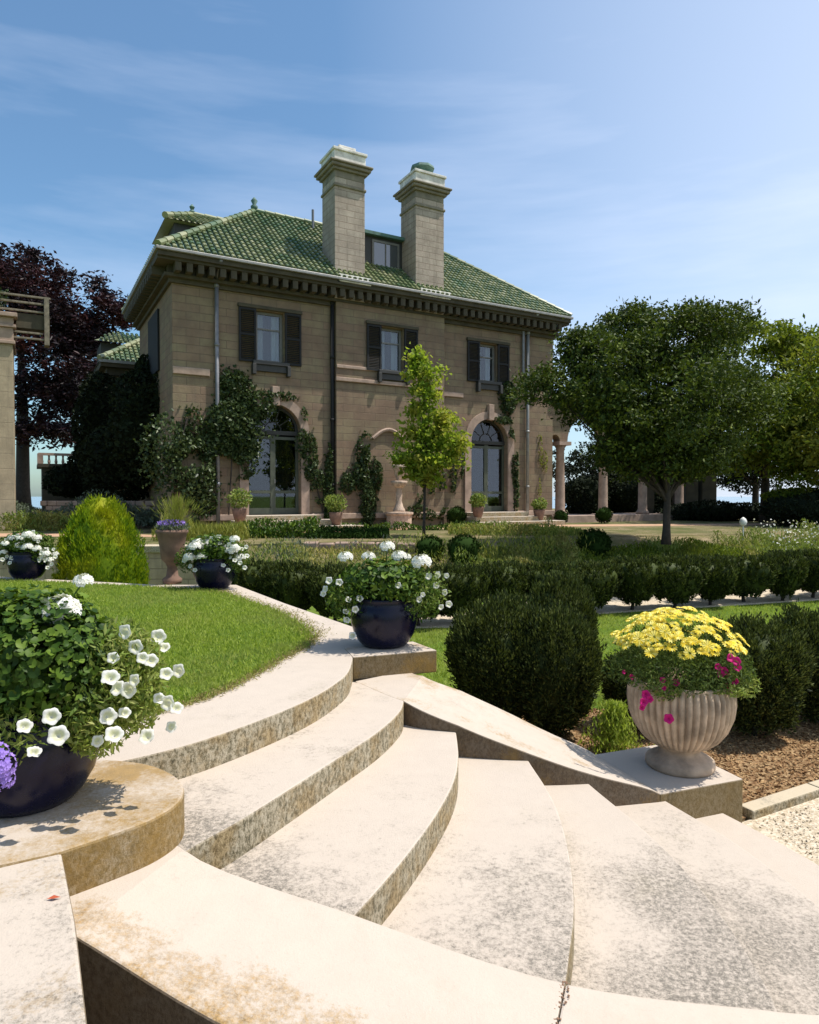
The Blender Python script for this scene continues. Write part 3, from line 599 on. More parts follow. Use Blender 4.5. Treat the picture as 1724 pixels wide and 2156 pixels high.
# nearest pot, cut by the left edge of the view
pn = thing('potted_flowers', 'big cobalt pot of white petunias and geraniums on the round-ended slab', 'potted plant', (-1.44, 2.52, 1.010), 0, 'blue pots of white flowers')
pot_parts(pn)
broad(pn, [(0, 0, 0.55, 0.28, 0.28, 0.24), (-0.15, 0.05, 0.6, 0.24, 0.24, 0.18), (0.08, -0.03, 0.52, 0.25, 0.24, 0.24)], 4300, 0.037, M['petleaf'], 11)
foliage(pn, [(0.38, 0.0, 0.46, 0.12, 0.14, 0.20), (0.30, -0.1, 0.30, 0.10, 0.10, 0.10)], 2600, 0.036, 0.011, M['limefol'], 17, 'trailing_foliage', outw=0.3)
fn = foliage(pn, [(0.34, 0.02, 0.45, 0.15, 0.15, 0.20), (0.26, -0.05, 0.36, 0.13, 0.14, 0.16), (-0.05, -0.22, 0.33, 0.20, 0.08, 0.12)], 4600, 0.042, 0.013, M['palefol'], 12, 'trailing_foliage', outw=0.3)
broad(pn, [(0.0, 0.0, 0.45, 0.19, 0.19, 0.16)], 500, 0.07, M['petleaf'], 14, lo=0.2)
for (px, py, Y, s, kind) in [(175, 1222, 2.60, 0.62, 'g'), (125, 1282, 2.5, 1.25, 'g'), (262, 1330, 2.45, 1, 'p'), (285, 1362, 2.45, 1, 'p'), (333, 1340, 2.6, 1.1, 'p'), (345, 1362, 2.6, .9, 'p'), (232, 1425, 2.3, 1.15, 'p'), (246, 1448, 2.3, 1.0, 'p'), (270, 1452, 2.35, 1.1, 'p'),
        (318, 1390, 2.45, 0.95, 'p'), (350, 1418, 2.45, 0.9, 'p'), (375, 1412, 2.5, 0.95, 'p'), (300, 1385, 2.4, .8, 'p'), (238, 1385, 2.4, .8, 'p'), (228, 1508, 2.3, 1.1, 'p'), (240, 1545, 2.28, 1.15, 'p'), (262, 1500, 2.35, .8, 'p'),
        (308, 1550, 2.4, 1.1, 'p'), (352, 1480, 2.45, 1.05, 'p'), (372, 1490, 2.45, .9, 'p'), (335, 1470, 2.45, .8, 'p'), (108, 1508, 2.24, 1.1, 'p'), (52, 1528, 2.2, .95, 'p'), (122, 1548, 2.2, 1.25, 'p'), (72, 1582, 2.2, .85, 'p'), (205, 1560, 2.3, .8, 'p'), (282, 1432, 2.35, .8, 'p'), (360, 1530, 2.45, .8, 'p')]:
    p = local(pn, px, py, Y)
    d = Vector((rnd.uniform(-0.2, 0.7), -0.8+rnd.uniform(-.3, .4), rnd.uniform(0.1, 0.9)))
    if kind == 'g': flower(pn, ME_ger, p, (0.1, -0.3, 1), s*0.95, 'flower_head')
    else: flower(pn, ME_pet, p, d, s)
stems(pn, [((0.1, 0, 0.6), local(pn, 175, 1226, 2.60)), ((-0.05, 0, 0.6), local(pn, 125, 1290, 2.5))], M['petleaf'], 'stem', 0.004)
for (px, py, Y, s) in [(-2, 1612, 2.15, 0.9), (-12, 1590, 2.15, 0.8), (4, 1640, 2.16, 0.7), (-35, 1630, 2.15, 1.0)]:
    flower(pn, ME_ver, local(pn, px, py, Y), (0.3, -0.8, 0.5), s, 'flower_head')
# the other blue pots
def blue_pot(x, y, label, seed, spread=1.0, fl=(), scale=1.0, dense=0):
    t = thing('potted_flowers', label, 'potted plant', (x, y, 1.008), 0, 'blue pots of white flowers'); pot_parts(t)
    broad(t, [(0, 0, 0.52, 0.30, 0.28, 0.16), (0.02, 0, 0.45, 0.27, 0.25, 0.13)], 950, 0.05, M['petleaf'], seed)
    foliage(t, [(0, 0, 0.47, 0.36*spread, 0.33, 0.14), (0.28, -0.1, 0.36, 0.17, 0.15, 0.15), (-0.30, -0.1, 0.36, 0.15, 0.15, 0.15)], 2600, 0.042, 0.016, M['petleaf'], seed+1, 'trailing_foliage', outw=0.3)
    foliage(t, [(0.26, -0.08, 0.42, 0.2, 0.15, 0.16), (-0.32, -0.08, 0.38, 0.1, 0.12, 0.12)], 700, 0.04, 0.014, M['palefol'], seed+2, 'pale_foliage', outw=0.3)
    for (px, py, Y, s, kind) in fl:
        p = local(t, px, py, Y)
        d = Vector((rnd.uniform(-.6, .6), -0.9, rnd.uniform(0.1, 0.9)))
        flower(t, ME_ger if kind == 'g' else ME_pet, p, (rnd.uniform(-.2, .2), -0.25, 1) if kind == 'g' else d, s, 'flower_head' if kind == 'g' else 'flower')
        if kind == 'g' and p[2] > 0.62: stems(t, [((p[0]*0.5, 0, 0.5), p)], M['petleaf'], 'stem', 0.004)
    return t
f3 = [(815, 1150, 5.2, .95, 'g'), (727, 1172, 5.2, .95, 'g'), (776, 1172, 5.25, .9, 'g'), (840, 1170, 5.2, .95, 'g'), (856, 1172, 5.3, .6, 'g'), (887, 1182, 5.1, 1.25, 'g'),
      (692, 1222, 5.0, 1.1, 'p'), (714, 1226, 5.0, 1.05, 'p'), (684, 1240, 5.0, 1.0, 'p'), (680, 1250, 5.0, .9, 'p'), (733, 1262, 4.95, .9, 'p'), (757, 1260, 4.95, 1.0, 'p'), (748, 1283, 4.92, 1.0, 'p'), (728, 1287, 4.95, .9, 'p'),
      (730, 1305, 4.95, 1.0, 'p'), (742, 1338, 4.93, 1.1, 'p'), (902, 1213, 5.05, 1.05, 'p'), (921, 1210, 5.1, 1.0, 'p'), (940, 1212, 5.15, .8, 'p'), (918, 1233, 5.0, .9, 'p'), (936, 1247, 5.05, .95, 'p'), (882, 1262, 4.92, .9, 'p'),
      (928, 1278, 5.0, .9, 'p'), (945, 1272, 5.05, 1.0, 'p'), (838, 1232, 4.9, .9, 'p'), (890, 1252, 4.9, .7, 'p')]
p3 = blue_pot(-0.195, 5.17, 'cobalt pot of white flowers on the oblong slab at the middle of the garden', 21, 1.1, f3)
g2 = random.Random(5)
f2 = [(g2.uniform(385, 525), 0, 0, 0, 0) for _ in range(1)]
f2 = []
for i in range(52):
    a = g2.uniform(0, math.pi); rr = g2.uniform(0.45, 1.0); f2.append((455+72*rr*math.cos(a), 1172-52*rr*math.sin(a)+g2.uniform(0, 12), 8.25+g2.uniform(-.12, .12), g2.uniform(.8, 1.25), 'g' if g2.random() < .35 else 'p'))
for (x, y) in [(388, 1180), (400, 1192), (410, 1200), (470, 1190), (480, 1200), (505, 1185), (515, 1195), (395, 1170), (520, 1170)]: f2.append((x, y, 8.15, 1.1, 'p'))
blue_pot(-2.44, 8.42, 'cobalt pot of dense white flowers at the far right corner of the lawn', 31, 1.0, f2)
f0 = []
for i in range(40):
    a = g2.uniform(0, math.pi); rr = g2.uniform(0.4, 1.0); f0.append((55+66*rr*math.cos(a), 1170-52*rr*math.sin(a)+g2.uniform(0, 14), 9.22+g2.uniform(-.12, .12), g2.uniform(.8, 1.3), 'g' if g2.random() < .4 else 'p'))
for (x, y) in [(95, 1180), (108, 1188), (116, 1172), (20, 1185), (5, 1178), (100, 1195)]: f0.append((x, y, 9.1, 1.1, 'p'))
blue_pot(-5.35, 9.42, 'cobalt pot of white flowers at the lawn edge left of the golden shrub', 41, 1.1, f0)

# fluted urn with yellow daisies
ur = thing('flower_urn', 'fluted stone urn overflowing with yellow daisies and magenta flowers', 'urn', (1.86, 4.60, 0.300))
flut = lambda a, z: 1-0.10*(1-abs(math.sin(a*22))**0.7)*(1 if 0.17 < z < 0.58 else 0)
MB().lathe([(0.15, 0.15), (0.20, 0.165), (0.255, 0.21), (0.305, 0.28), (0.34, 0.37), (0.352, 0.46), (0.348, 0.53), (0.33, 0.575), (0.315, 0.585), (0.32, 0.60), (0.30, 0.605), (0.27, 0.58), (0.26, 0.5)], 352, flute=flut).build('bowl', M['urn'], ur, smooth='s')
MB().lathe([(0.22, 0.0), (0.228, 0.02), (0.222, 0.05), (0.205, 0.062), (0.19, 0.07), (0.155, 0.085), (0.13, 0.10), (0.125, 0.12), (0.15, 0.14), (0.16, 0.155)], 48).build('foot', M['urn'], ur, smooth='s')
foliage(ur, [(0, 0, 0.74, 0.40, 0.38, 0.25), (-0.05, -0.05, 0.67, 0.40, 0.34, 0.15), (0.25, -0.1, 0.68, 0.2, 0.2, 0.16)], 8500, 0.042, 0.011, M['daisyleaf'], 51, outw=0.5, lo=0.5)
foliage(ur, [(0.36, -0.12, 0.60, 0.12, 0.1, 0.10), (0.2, -0.28, 0.60, 0.14, 0.06, 0.04), (-0.2, -0.27, 0.60, 0.1, 0.08, 0.07)], 700, 0.04, 0.014, M['palefol'], 52, 'trailing_foliage', outw=0.3)
g3 = random.Random(9)
def daisy_spot():
    a = g3.uniform(0, 6.283); t_ = math.acos(1-0.62*g3.random()); q = g3.uniform(0.94, 1.06)
    return (0.46*q*math.sin(t_)*math.cos(a)-0.02, 0.41*q*math.sin(t_)*math.sin(a), 0.69+0.38*q*math.cos(t_))
for i in range(90):
    p = daisy_spot(); flower(ur, ME_dai, p, (p[0]*0.9+g3.uniform(-.15, .15), p[1]*0.9-0.15, 0.5), g3.uniform(1.1, 1.6))
mbd = MB(); dm = ME_dai
for i in range(110):
    p = Vector(daisy_spot())*1.0; nrm = Vector((p.x*0.9, p.y*0.9-0.1, 0.5)).to_track_quat('Z', 'Y').to_matrix(); k_ = g3.uniform(1.0, 1.5)
    mbd.add([tuple(p+nrm @ (Vector(v.co)*k_)) for v in dm.vertices], [tuple(f.vertices) for f in dm.polygons])
mbd.build('small_flowers', M['ypet'], ur)['kind'] = 'stuff'
for (px, py) in [(1452, 1375), (1345, 1345), (1490, 1360), (1400, 1330), (1378, 1340)]:
    flower(ur, ME_dai, local(ur, px, py, 4.2), (0, -1, 0.3), 1.5)
for (px, py, Y, s) in [(1538, 1385, 4.25, 1.0), (1550, 1392, 4.25, 1.0), (1553, 1405, 4.25, .9), (1525, 1412, 4.3, .9), (1518, 1420, 4.3, .9), (1512, 1404, 4.3, .8), (1538, 1425, 4.36, 1.0), (1546, 1434, 4.36, .9), (1534, 1444, 4.36, .8),
        (1360, 1462, 4.28, 1.0), (1356, 1478, 4.26, 1.0), (1368, 1472, 4.26, .8), (1352, 1490, 4.27, .7), (1408, 1513, 4.25, 1.1), (1423, 1437, 4.3, .8), (1395, 1432, 4.3, .7), (1330, 1425, 4.45, .7), (1398, 1448, 4.28, .6), (1314, 1415, 4.5, .5)]:
    flower(ur, ME_mag, local(ur, px, py, Y), (g3.uniform(-.5, .5), -1, .3), s, 'magenta_flower')

# ============================================================ CLIPPED BUSHES
def bush_meshes(seed, r, h, n, L, W, m, pw=3.2, taper=0.75, lobes=1, tuft=1.0, bottom=0.08, tz=0.105, per=46):
    g = np.random.default_rng(seed); blobs = [(0, 0, h/2+bottom/2, r[0], r[1], (h-bottom)/2)]
    T = n//per; u = dirs(T, g); u = u/((np.abs(u)**pw).sum(axis=1)**(1/pw))[:, None]; sn = Sn(g, 7.0/max(r)*0.42)
    q = u*np.array([r[0], r[1], (h-bottom)/2]); f = (0.76+0.19*g.uniform(0, 1, T))*(1+0.10*sn(q)); C_ = q*f[:, None]
    ts = tz; n = T*per; u = np.repeat(u, per, 0); w3 = dirs(n, g)*g.uniform(0.3, 1, (n, 1))
    P = np.repeat(C_, per, 0)+w3*np.array([ts*0.62, ts*0.62, ts*1.25])*np.repeat(g.uniform(0.7, 1.35, (T, 1)), per, 0); w3 = w3*0.6
    zz = (P[:, 2]/((h-bottom)/2)+1)/2; tp = taper+(1-taper)*np.clip(zz*1.6, 0, 1); P[:, 0] *= tp; P[:, 1] *= tp; P[:, 2] += h/2+bottom/2
    D = unit(u)*0.35+w3+np.array([0, 0, 0.6*tuft])+dirs(n, g)*0.35
    me = leaf_mesh('foliage', P, D, L*g.uniform(0.6, 1.4, n), W, m, g, 0.35)
    c = MB(); core_mesh(c, (0, 0, h/2+bottom/2, r[0], r[1], (h-bottom)/2), 0.78, g, 22, 14, pw)
    vv = []
    for (x, y, z) in c.v:
        z1 = (z-bottom)/(h-bottom); t1 = taper+(1-taper)*min(1, max(0, z1*1.6)); vv.append((x*t1, y*t1, z))
    c.v = vv
    return me, c.mesh('inner_foliage', m, 's')
def bush(name, label, cat, loc, meshes, rot=0, scale=1, group=None, stem=True):
    t = thing(name, label, cat, loc, rot, group); t.scale = scale if isinstance(scale, tuple) else (scale,)*3
    f = link('foliage', meshes[0], t); link('inner_foliage', meshes[1], f)
    if stem:
        MB().tube([(0, 0, -0.03), (0.02, 0, 0.15), (0, 0.01, 0.4)], [0.035, 0.03, 0.02], 7).build('trunk', M['bark'], t)
    return t
Y1 = bush_meshes(101, (0.50, 0.46), 1.22, 34000, 0.045, 0.016, M['yew'], pw=2.6); Y2 = bush_meshes(102, (0.46, 0.46), 1.18, 34000, 0.045, 0.016, M['yew'], pw=2.6)
Yf = [bush_meshes(110+i, (0.55, 0.46), 1.0, 11000, 0.065, 0.022, M['yew'], pw=4.5, taper=0.55, bottom=0.14, tz=0.065, per=22) for i in range(3)]
bush('yew_bush', 'large clipped dark yew beside the far flank wall, right of the middle blue pot', 'bush', (0.84, 6.12, 0), Y1, 0.3, (0.98, 0.95, .98), 'near clipped yews')
bush('yew_bush', 'large clipped dark yew second from the middle blue pot, above the flank wall foot', 'bush', (1.28, 5.95, 0), Y2, 1.7, (0.82, .9, 0.97), 'near clipped yews')
bush('yew_bush', 'clipped dark yew standing just behind the two yews by the flank wall', 'bush', (1.60, 7.1, 0), Y1, 2.9, (0.72, 0.85, 1.05), 'near clipped yews')
bush('yew_bush', 'low shaded yew directly behind the fluted urn', 'bush', (2.15, 6.15, 0), Y2, 4.1, (0.75, 0.85, 0.62), 'near clipped yews')
bush('yew_bush', 'clipped dark yew on the mulch immediately right of the fluted urn', 'bush', (3.08, 6.0, 0), Y1, 5.1, (0.86, .9, 0.84), 'near clipped yews')
bush('yew_bush', 'clipped dark yew at the right edge of the view above the mulch', 'bush', (3.86, 6.35, 0), Y2, 0.9, (0.9, .9, 0.90), 'near clipped yews')
# small bright shrub between the yews
g = np.random.default_rng(77); k = 2200
P = np.stack([g.normal(0, 0.10, k), g.normal(0, 0.09, k), g.uniform(0, 0.42, k)], 1); P[:, :2] *= (1.25-P[:, 2:3]*1.9)
o = link('lime_shrub', leaf_mesh('lime_shrub', P, np.array([0, 0, 0.9])+dirs(k, g)*0.6, 0.05, 0.014, M['grass'], g), None, (1.72, 5.62, 0)); tag(o, 'small bright green feathery shrub in the gap between two dark yews', 'shrub')
# far clipped row
L0 = Vector((0.75, 11.35, 0)); L1 = Vector((9.4, 14.55, 0)); nrow = 11
ordn = ['first', 'second', 'third', 'fourth', 'fifth', 'sixth', 'seventh', 'eighth', 'ninth', 'tenth', 'eleventh', 'twelfth']
for i in range(nrow):
    p = L0.lerp(L1, i/(nrow-1)); p.y += 0.1*math.sin(i*2.1)
    bush('yew_bush', '%s yew from the left in the long far hedge row before the flower beds' % ordn[i], 'bush', tuple(p), Yf[i % 3], i*1.3, (1.1+0.05*math.sin(i*3), 1.0, 0.98+0.04*math.sin(i*1.7)), 'far hedge row of clipped yews', stem=True)
for i, (x, y, s) in enumerate([(-2.75, 11.9, 1.02), (-2.0, 11.55, 1.02), (-1.25, 11.3, 0.98), (-0.5, 11.1, 0.93), (0.15, 11.15, 0.9)]):
    bush('yew_bush', '%s yew from the left in the shaded row between the two farther pots' % ordn[i], 'bush', (x, y, 0), Yf[(i+1) % 3], i*2.3, (1.0, 1.0, s), 'shaded row of clipped yews')
# golden conifer
g = np.random.default_rng(61); k = 26000; z = g.uniform(0, 1, k); prof = lambda z: np.where(z < 0.45, 0.86+0.14*np.sin(z/0.45*1.57), np.cos(np.clip((z-0.45)/0.57, 0, 1)*1.57)**0.5)
a = g.uniform(0, 6.283, k); ss = Sn(g, 6); P0 = np.stack([np.cos(a), np.sin(a), z*3], 1); rr = 0.64*prof(z)*(0.9+0.12*g.uniform(0, 1, k)+0.10*ss(P0*1.2)+0.05*ss(P0*3.1))
P = np.stack([rr*np.cos(a), rr*np.sin(a), z*2.12], 1)
kc = k//24; idx = g.integers(0, k, kc); Cc = P[idx]; ac = a[idx]; a = np.repeat(ac, 24); k = kc*24
wv = g.normal(size=(k, 3))*np.array([0.025, 0.025, 0.05]); P = np.repeat(Cc, 24, 0)+wv
D = np.stack([np.cos(a)*0.35, np.sin(a)*0.35, np.full(k, 1.0)], 1)+dirs(k, g)*0.35+wv*4
gs = thing('golden_conifer', 'egg-shaped golden green conifer shrub rising beyond the back of the lawn', 'shrub', (-4.50, 9.85, 0)); gs.scale = (0.92, 0.92, 0.97)
fo = link('foliage', leaf_mesh('foliage', P, D, 0.07*g.uniform(.6, 1.3, k), 0.018, M['gold'], g), gs)
MB().lathe([(0.50, 0.02)]+[(float(0.50*prof(np.array([q]))[0]), q*2.2) for q in np.linspace(0.05, 0.98, 14)]+[(0.02, 2.2)], 28).build('inner_foliage', M['gold'], fo, smooth='s')
# boxwood balls
BX = bush_meshes(131, (0.42, 0.42), 0.8, 5000, 0.05, 0.02, M['box'], pw=2.2, taper=0.95, tuft=0.3, bottom=0.0, tz=0.035, per=10)
def ball(px, py, Y, d, zb, label):
    a = A(px, py, Y); s = d/0.84; bush('boxwood_ball', label, 'bush', (a[0], Y, zb), BX, px*0.1, s, 'clipped boxwood balls', stem=False)

# ============================================================ THE HOUSE
TH = R(29.5); HC = (-7.47, 21.35, 1.0)
def hloc(s, o, h): return (HC[0]+math.cos(TH)*s+math.sin(TH)*o, HC[1]+math.sin(TH)*s-math.cos(TH)*o, HC[2]+h)
house = thing('mansion', 'two storey tan stone mansion with green tiled hip roof and tall twin chimneys', 'mansion', HC, TH)
HW, HD, WT = 15.65, 7.0, 8.25
def wall_open(mb, x0, x1, z0, z1, y, ops, depth=0.4):
    """Front wall sheet with rectangular / arched openings and their reveals."""
    xs = sorted({x0, x1, *[o[0] for o in ops], *[o[1] for o in ops]}); zs = sorted({z0, z1, *[o[2] for o in ops], *[o[4] for o in ops]})
    for i in range(len(xs)-1):
        for j in range(len(zs)-1):
            cx = (xs[i]+xs[i+1])/2; cz = (zs[j]+zs[j+1])/2
            if any(o[0] < cx < o[1] and o[2] < cz < o[4] for o in ops): continue
            mb.add([(xs[i], y, zs[j]), (xs[i+1], y, zs[j]), (xs[i+1], y, zs[j+1]), (xs[i], y, zs[j+1])], [(0, 1, 2, 3)])
    for (a, b, c, sp, top) in ops:           # x0 x1 sill spring top (arched when spring < top)
        yb = y+depth
        mb.add([(a, y, c), (a, yb, c), (a, yb, sp), (a, y, sp)], [(0, 1, 2, 3)]); mb.add([(b, y, c), (b, yb, c), (b, yb, sp), (b, y, sp)], [(3, 2, 1, 0)])
        mb.add([(a, y, c), (b, y, c), (b, yb, c), (a, yb, c)], [(0, 1, 2, 3)])
        if sp < top:
            K = 20; r = (b-a)/2; cx = (a+b)/2; pt = [(cx-r*math.cos(math.pi*k/K), sp+min(top-sp, r*math.sin(math.pi*k/K))) for k in range(K+1)]
            for k in range(K):
                p, q = pt[k], pt[k+1]
                mb.add([(p[0], y, p[1]), (q[0], y, q[1]), (q[0], y, top), (p[0], y, top)], [(0, 1, 2, 3)])
                mb.add([(p[0], y, p[1]), (q[0], y, q[1]), (q[0], yb, q[1]), (p[0], yb, p[1])], [(3, 2, 1, 0)])
        else: mb.add([(a, y, top), (b, y, top), (b, yb, top), (a, yb, top)], [(3, 2, 1, 0)])
Dr = 0.92; D1, D3 = 3.32, 12.3
W1 = (2.70, 3.66, 5.68, 7.38, 7.38); W2 = (7.27, 8.19, 5.75, 7.34, 7.34); W3 = (11.80, 12.66, 5.78, 7.30, 7.30)
mb = MB()
wall_open(mb, 0, 5.5, -0.05, WT, 0, [W1, (D1-Dr, D1+Dr, 0.52, 3.35, 3.35+Dr)])
wall_open(mb, 10.0, HW, -0.05, WT, 0, [W3, (D3-Dr, D3+Dr, 0.52, 3.35, 3.35+Dr)])
mb.add([(0, 0, -.05), (0, 0, WT), (0, HD, WT), (0, HD, -.05)], [(0, 1, 2, 3)]); mb.add([(HW, 0, -.05), (HW, 0, WT), (HW, HD, WT), (HW, HD, -.05)], [(3, 2, 1, 0)])
mb.add([(0, HD, -.05), (HW, HD, -.05), (HW, HD, WT), (0, HD, WT)], [(3, 2, 1, 0)])
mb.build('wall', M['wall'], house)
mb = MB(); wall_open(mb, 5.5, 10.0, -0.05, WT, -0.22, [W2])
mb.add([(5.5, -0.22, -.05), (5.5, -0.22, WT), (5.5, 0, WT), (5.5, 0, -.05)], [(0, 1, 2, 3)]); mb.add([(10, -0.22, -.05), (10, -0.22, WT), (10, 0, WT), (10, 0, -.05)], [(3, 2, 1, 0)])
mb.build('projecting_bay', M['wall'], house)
# string courses and mouldings, quoin strips, plinth
mb = MB()
for q in ((0.0, 1.15, -0.07, 0.003, 5.02, 5.25), (5.46, 9.9, -0.30, -0.217, 5.22, 5.36), (5.50, 7.0, -0.27, -0.217, 5.68, 5.80), (10.0, 11.0, -0.07, 0.003, 5.04, 5.22)):
    MB().box(*q).build('string_course', M['trim'], house, bevel=0.02)
for q in ((-0.06, 2.1, -0.09, 0.003, 0.35, 0.55), (4.6, 5.46, -0.09, 0.003, 0.35, 0.55), (5.44, 10.06, -0.31, -0.217, 0.35, 0.55), (13.6, 15.73, -0.09, 0.003, 0.35, 0.55)):
    MB().box(*q).build('plinth', M['trim'], house, bevel=0.02)
# arch surrounds with keystones
for cx in (D1, D3):
    mb = MB(); K = 24; r0, r1 = Dr+0.004, Dr+0.30
    for k in range(K):
        a0 = math.pi*k/K; a1 = math.pi*(k+1)/K; vs = []
        for yy in (-0.07, 0.002):
            for (r_, a_) in ((r0, a0), (r1, a0), (r1, a1), (r0, a1)): vs.append((cx-r_*math.cos(a_), yy, 3.35+r_*math.sin(a_)))
        mb.add(vs, [(0, 1, 2, 3), (7, 6, 5, 4), (1, 5, 6, 2), (0, 3, 7, 4)])
    mb.box(cx-Dr-0.30, cx-Dr-0.004, -0.07, 0.002, 0.5, 3.35); mb.box(cx+Dr+0.004, cx+Dr+0.30, -0.07, 0.002, 0.5, 3.35)
    s = mb.build('arch_surround', M['trim'], house)
    MB().prism([(cx-0.13, -0.17), (cx+0.13, -0.17), (cx+0.13, 0), (cx-0.13, 0)], 4.22, 4.86).build('keystone', M['trim'], s, bevel=0.02)
# windows
def window(x0, x1, z0, z1, y, sh=0.6):
    f = MB(); t_ = 0.09; yy = y+0.16
    f.box(x0, x0+t_, yy, yy+0.09, z0, z1); f.box(x1-t_, x1, yy, yy+0.09, z0, z1); f.box(x0+t_, x1-t_, yy, yy+0.09, z1-t_, z1); f.box(x0+t_, x1-t_, yy, yy+0.09, z0, z0+t_)
    zm = z0+(z1-z0)*0.66; f.box(x0+t_, x1-t_, yy+0.01, yy+0.08, zm-0.03, zm+0.03)
    w_ = f.build('window', M['frame_grey'], house, bevel=0.008)
    MB().box(x0+t_, x1-t_, yy+0.04, yy+0.05, z0+t_, z1-t_).build('pane', M['glass'], w_)
    c = MB()
    for (a, b) in ((x0+t_, x0+t_+(x1-x0)*0.24), (x1-t_-(x1-x0)*0.26, x1-t_)):
        K = 16; vs = []; 
        for k in range(K+1): xx = a+(b-a)*k/K; q = yy+0.2+0.03*math.sin(k*1.9); vs += [(xx, q, z0+0.05), (xx, q, z1)]
        c.add(vs, [(2*k, 2*k+2, 2*k+3, 2*k+1) for k in range(K)])
    c.build('curtain', M['curtain'], w_)
    MB().box(x0-0.1, x1+0.1, y+0.62, y+0.64, z0-0.1, z1+0.1).build('room', M['interior'], w_)
    sl_ = MB(); sl_.box(x0-0.15, x1+0.15, y-0.16, y+0.16, z0-0.12, z0-0.001); sl_.box(x0-0.06, x1+0.06, y-0.10, y+0.003, z0-0.34, z0-0.12); sl_.box(x0-0.18, x0-0.06, y-0.2, y+0.003, z0-0.46, z0-0.12); sl_.box(x1+0.06, x1+0.18, y-0.2, y+0.003, z0-0.46, z0-0.12)
    sl_.build('sill', M['frame_dark'], w_, bevel=0.01)
    ln = MB(); ln.box(x0-sh-0.03, x1+sh+0.03, y-0.10, y+0.003, z1+0.03, z1+0.14); ln.build('lintel', M['cornice'], w_, bevel=0.01)
    for (a, b) in ((x0-sh, x0-0.02), (x1+0.02, x1+sh)):
        s = MB(); yo = y-0.075
        s.box(a, a+0.07, yo, yo+0.05, z0-0.05, z1+0.02); s.box(b-0.07, b, yo, yo+0.05, z0-0.05, z1+0.02)
        for zz in (z0-0.05, (z0+z1)/2-0.04, z1-0.06): s.box(a+0.07, b-0.07, yo, yo+0.05, zz, zz+0.08)
        n_ = 26
        for k in range(n_):
            zz = z0+0.04+(z1-z0-0.11)*k/n_
            s.add([(a+0.07, yo+0.045, zz+0.06), (b-0.07, yo+0.045, zz+0.06), (b-0.07, yo+0.005, zz+0.015), (a+0.07, yo+0.005, zz+0.015)], [(0, 1, 2, 3)])
        s.build('shutter', M['dark_paint'], house)
window(2.70, 3.66, 5.68, 7.38, 0); window(7.27, 8.19, 5.75, 7.34, -0.22); window(11.80, 12.66, 5.78, 7.30, 0)
# arched french doors
for cx in (D1, D3):
    y = 0.22; d = MB(); x0, x1 = cx-Dr, cx+Dr
    for (a, b) in ((x0, x0+0.10), (cx-0.09, cx+0.09), (x1-0.10, x1)): d.box(a, b, y, y+0.08, 0.53, 3.25)
    for zz in (0.53, 1.25, 3.1): 
        h_ = 0.22 if zz == 0.53 else 0.10
        d.box(x0+0.10, cx-0.09, y+0.004, y+0.076, zz, zz+h_); d.box(cx+0.09, x1-0.10, y+0.004, y+0.076, zz, zz+h_)
    dd = d.build('door', M['door_paint'], house)
    MB().box(x0+0.1, x1-0.1, y+0.035, y+0.045, 0.75, 3.1).build('pane', M['glass'], dd)
    MB().tube([(cx+0.05, y-0.05, 1.6), (cx+0.05, y-0.05, 1.75)], 0.015, 6).build('handle', M['gutter'], dd)
    fl = MB(); fl.box(x0, x1, y-0.04, y+0.08, 3.26, 3.40)
    K = 18
    for k in range(K):
        a0 = math.pi*k/K; a1 = math.pi*(k+1)/K; vs = []
        for yy in (y, y+0.07):
            for (r_, a_) in ((Dr-0.10, a0), (Dr, a0), (Dr, a1), (Dr-0.10, a1)): vs.append((cx-r_*math.cos(a_), yy, 3.40+r_*0.94*math.sin(a_)))
        fl.add(vs, [(0, 1, 2, 3), (7, 6, 5, 4), (0, 3, 7, 4), (1, 5, 6, 2)])
    for a in (36, 72, 108, 144):
        a = R(a); fl.tube([(cx+0.28*math.cos(a), y+0.03, 3.40+0.28*math.sin(a)), (cx+0.84*math.cos(a), y+0.03, 3.40+0.8*math.sin(a))], 0.018, 5)
    fl.tube([(cx-0.3*math.cos(math.pi*k/12), y+0.03, 3.40+0.3*math.sin(math.pi*k/12)) for k in range(13)], 0.018, 5)
    ff = fl.build('fanlight', M['frame_dark'], house)
    p_ = MB(); vs = [(cx, y+0.04, 3.40)]+[(cx-(Dr-0.05)*math.cos(math.pi*k/K), y+0.04, 3.40+(Dr-0.05)*0.93*math.sin(math.pi*k/K)) for k in range(K+1)]
    p_.add(vs, [(0, k+1, k+2) for k in range(K)]); p_.build('pane', M['glass'], ff)
    MB().box(x0-0.3, x1+0.3, 1.6, 1.65, 0.5, 4.4).build('room', M['interior'], dd)
    MB().box(cx-1.35, cx+1.35, -0.85, 0.24, 0.36, 0.52).build('doorstep', M['path'], house, bevel=0.01)
    MB().box(cx-1.55, cx+1.9, -1.3, -0.1, 0.18, 0.355).build('doorstep', M['path'], house, bevel=0.01)
    MB().box(cx-1.75, cx+2.5, -1.75, -0.1, -0.02, 0.178).build('doorstep', M['path'], house, bevel=0.01)
# side windows of the left flank
sw = MB(); sw.box(-0.07, 0.003, 2.3, 4.4, 5.5, 7.6); sw.build('shutter', M['dark_paint'], house)
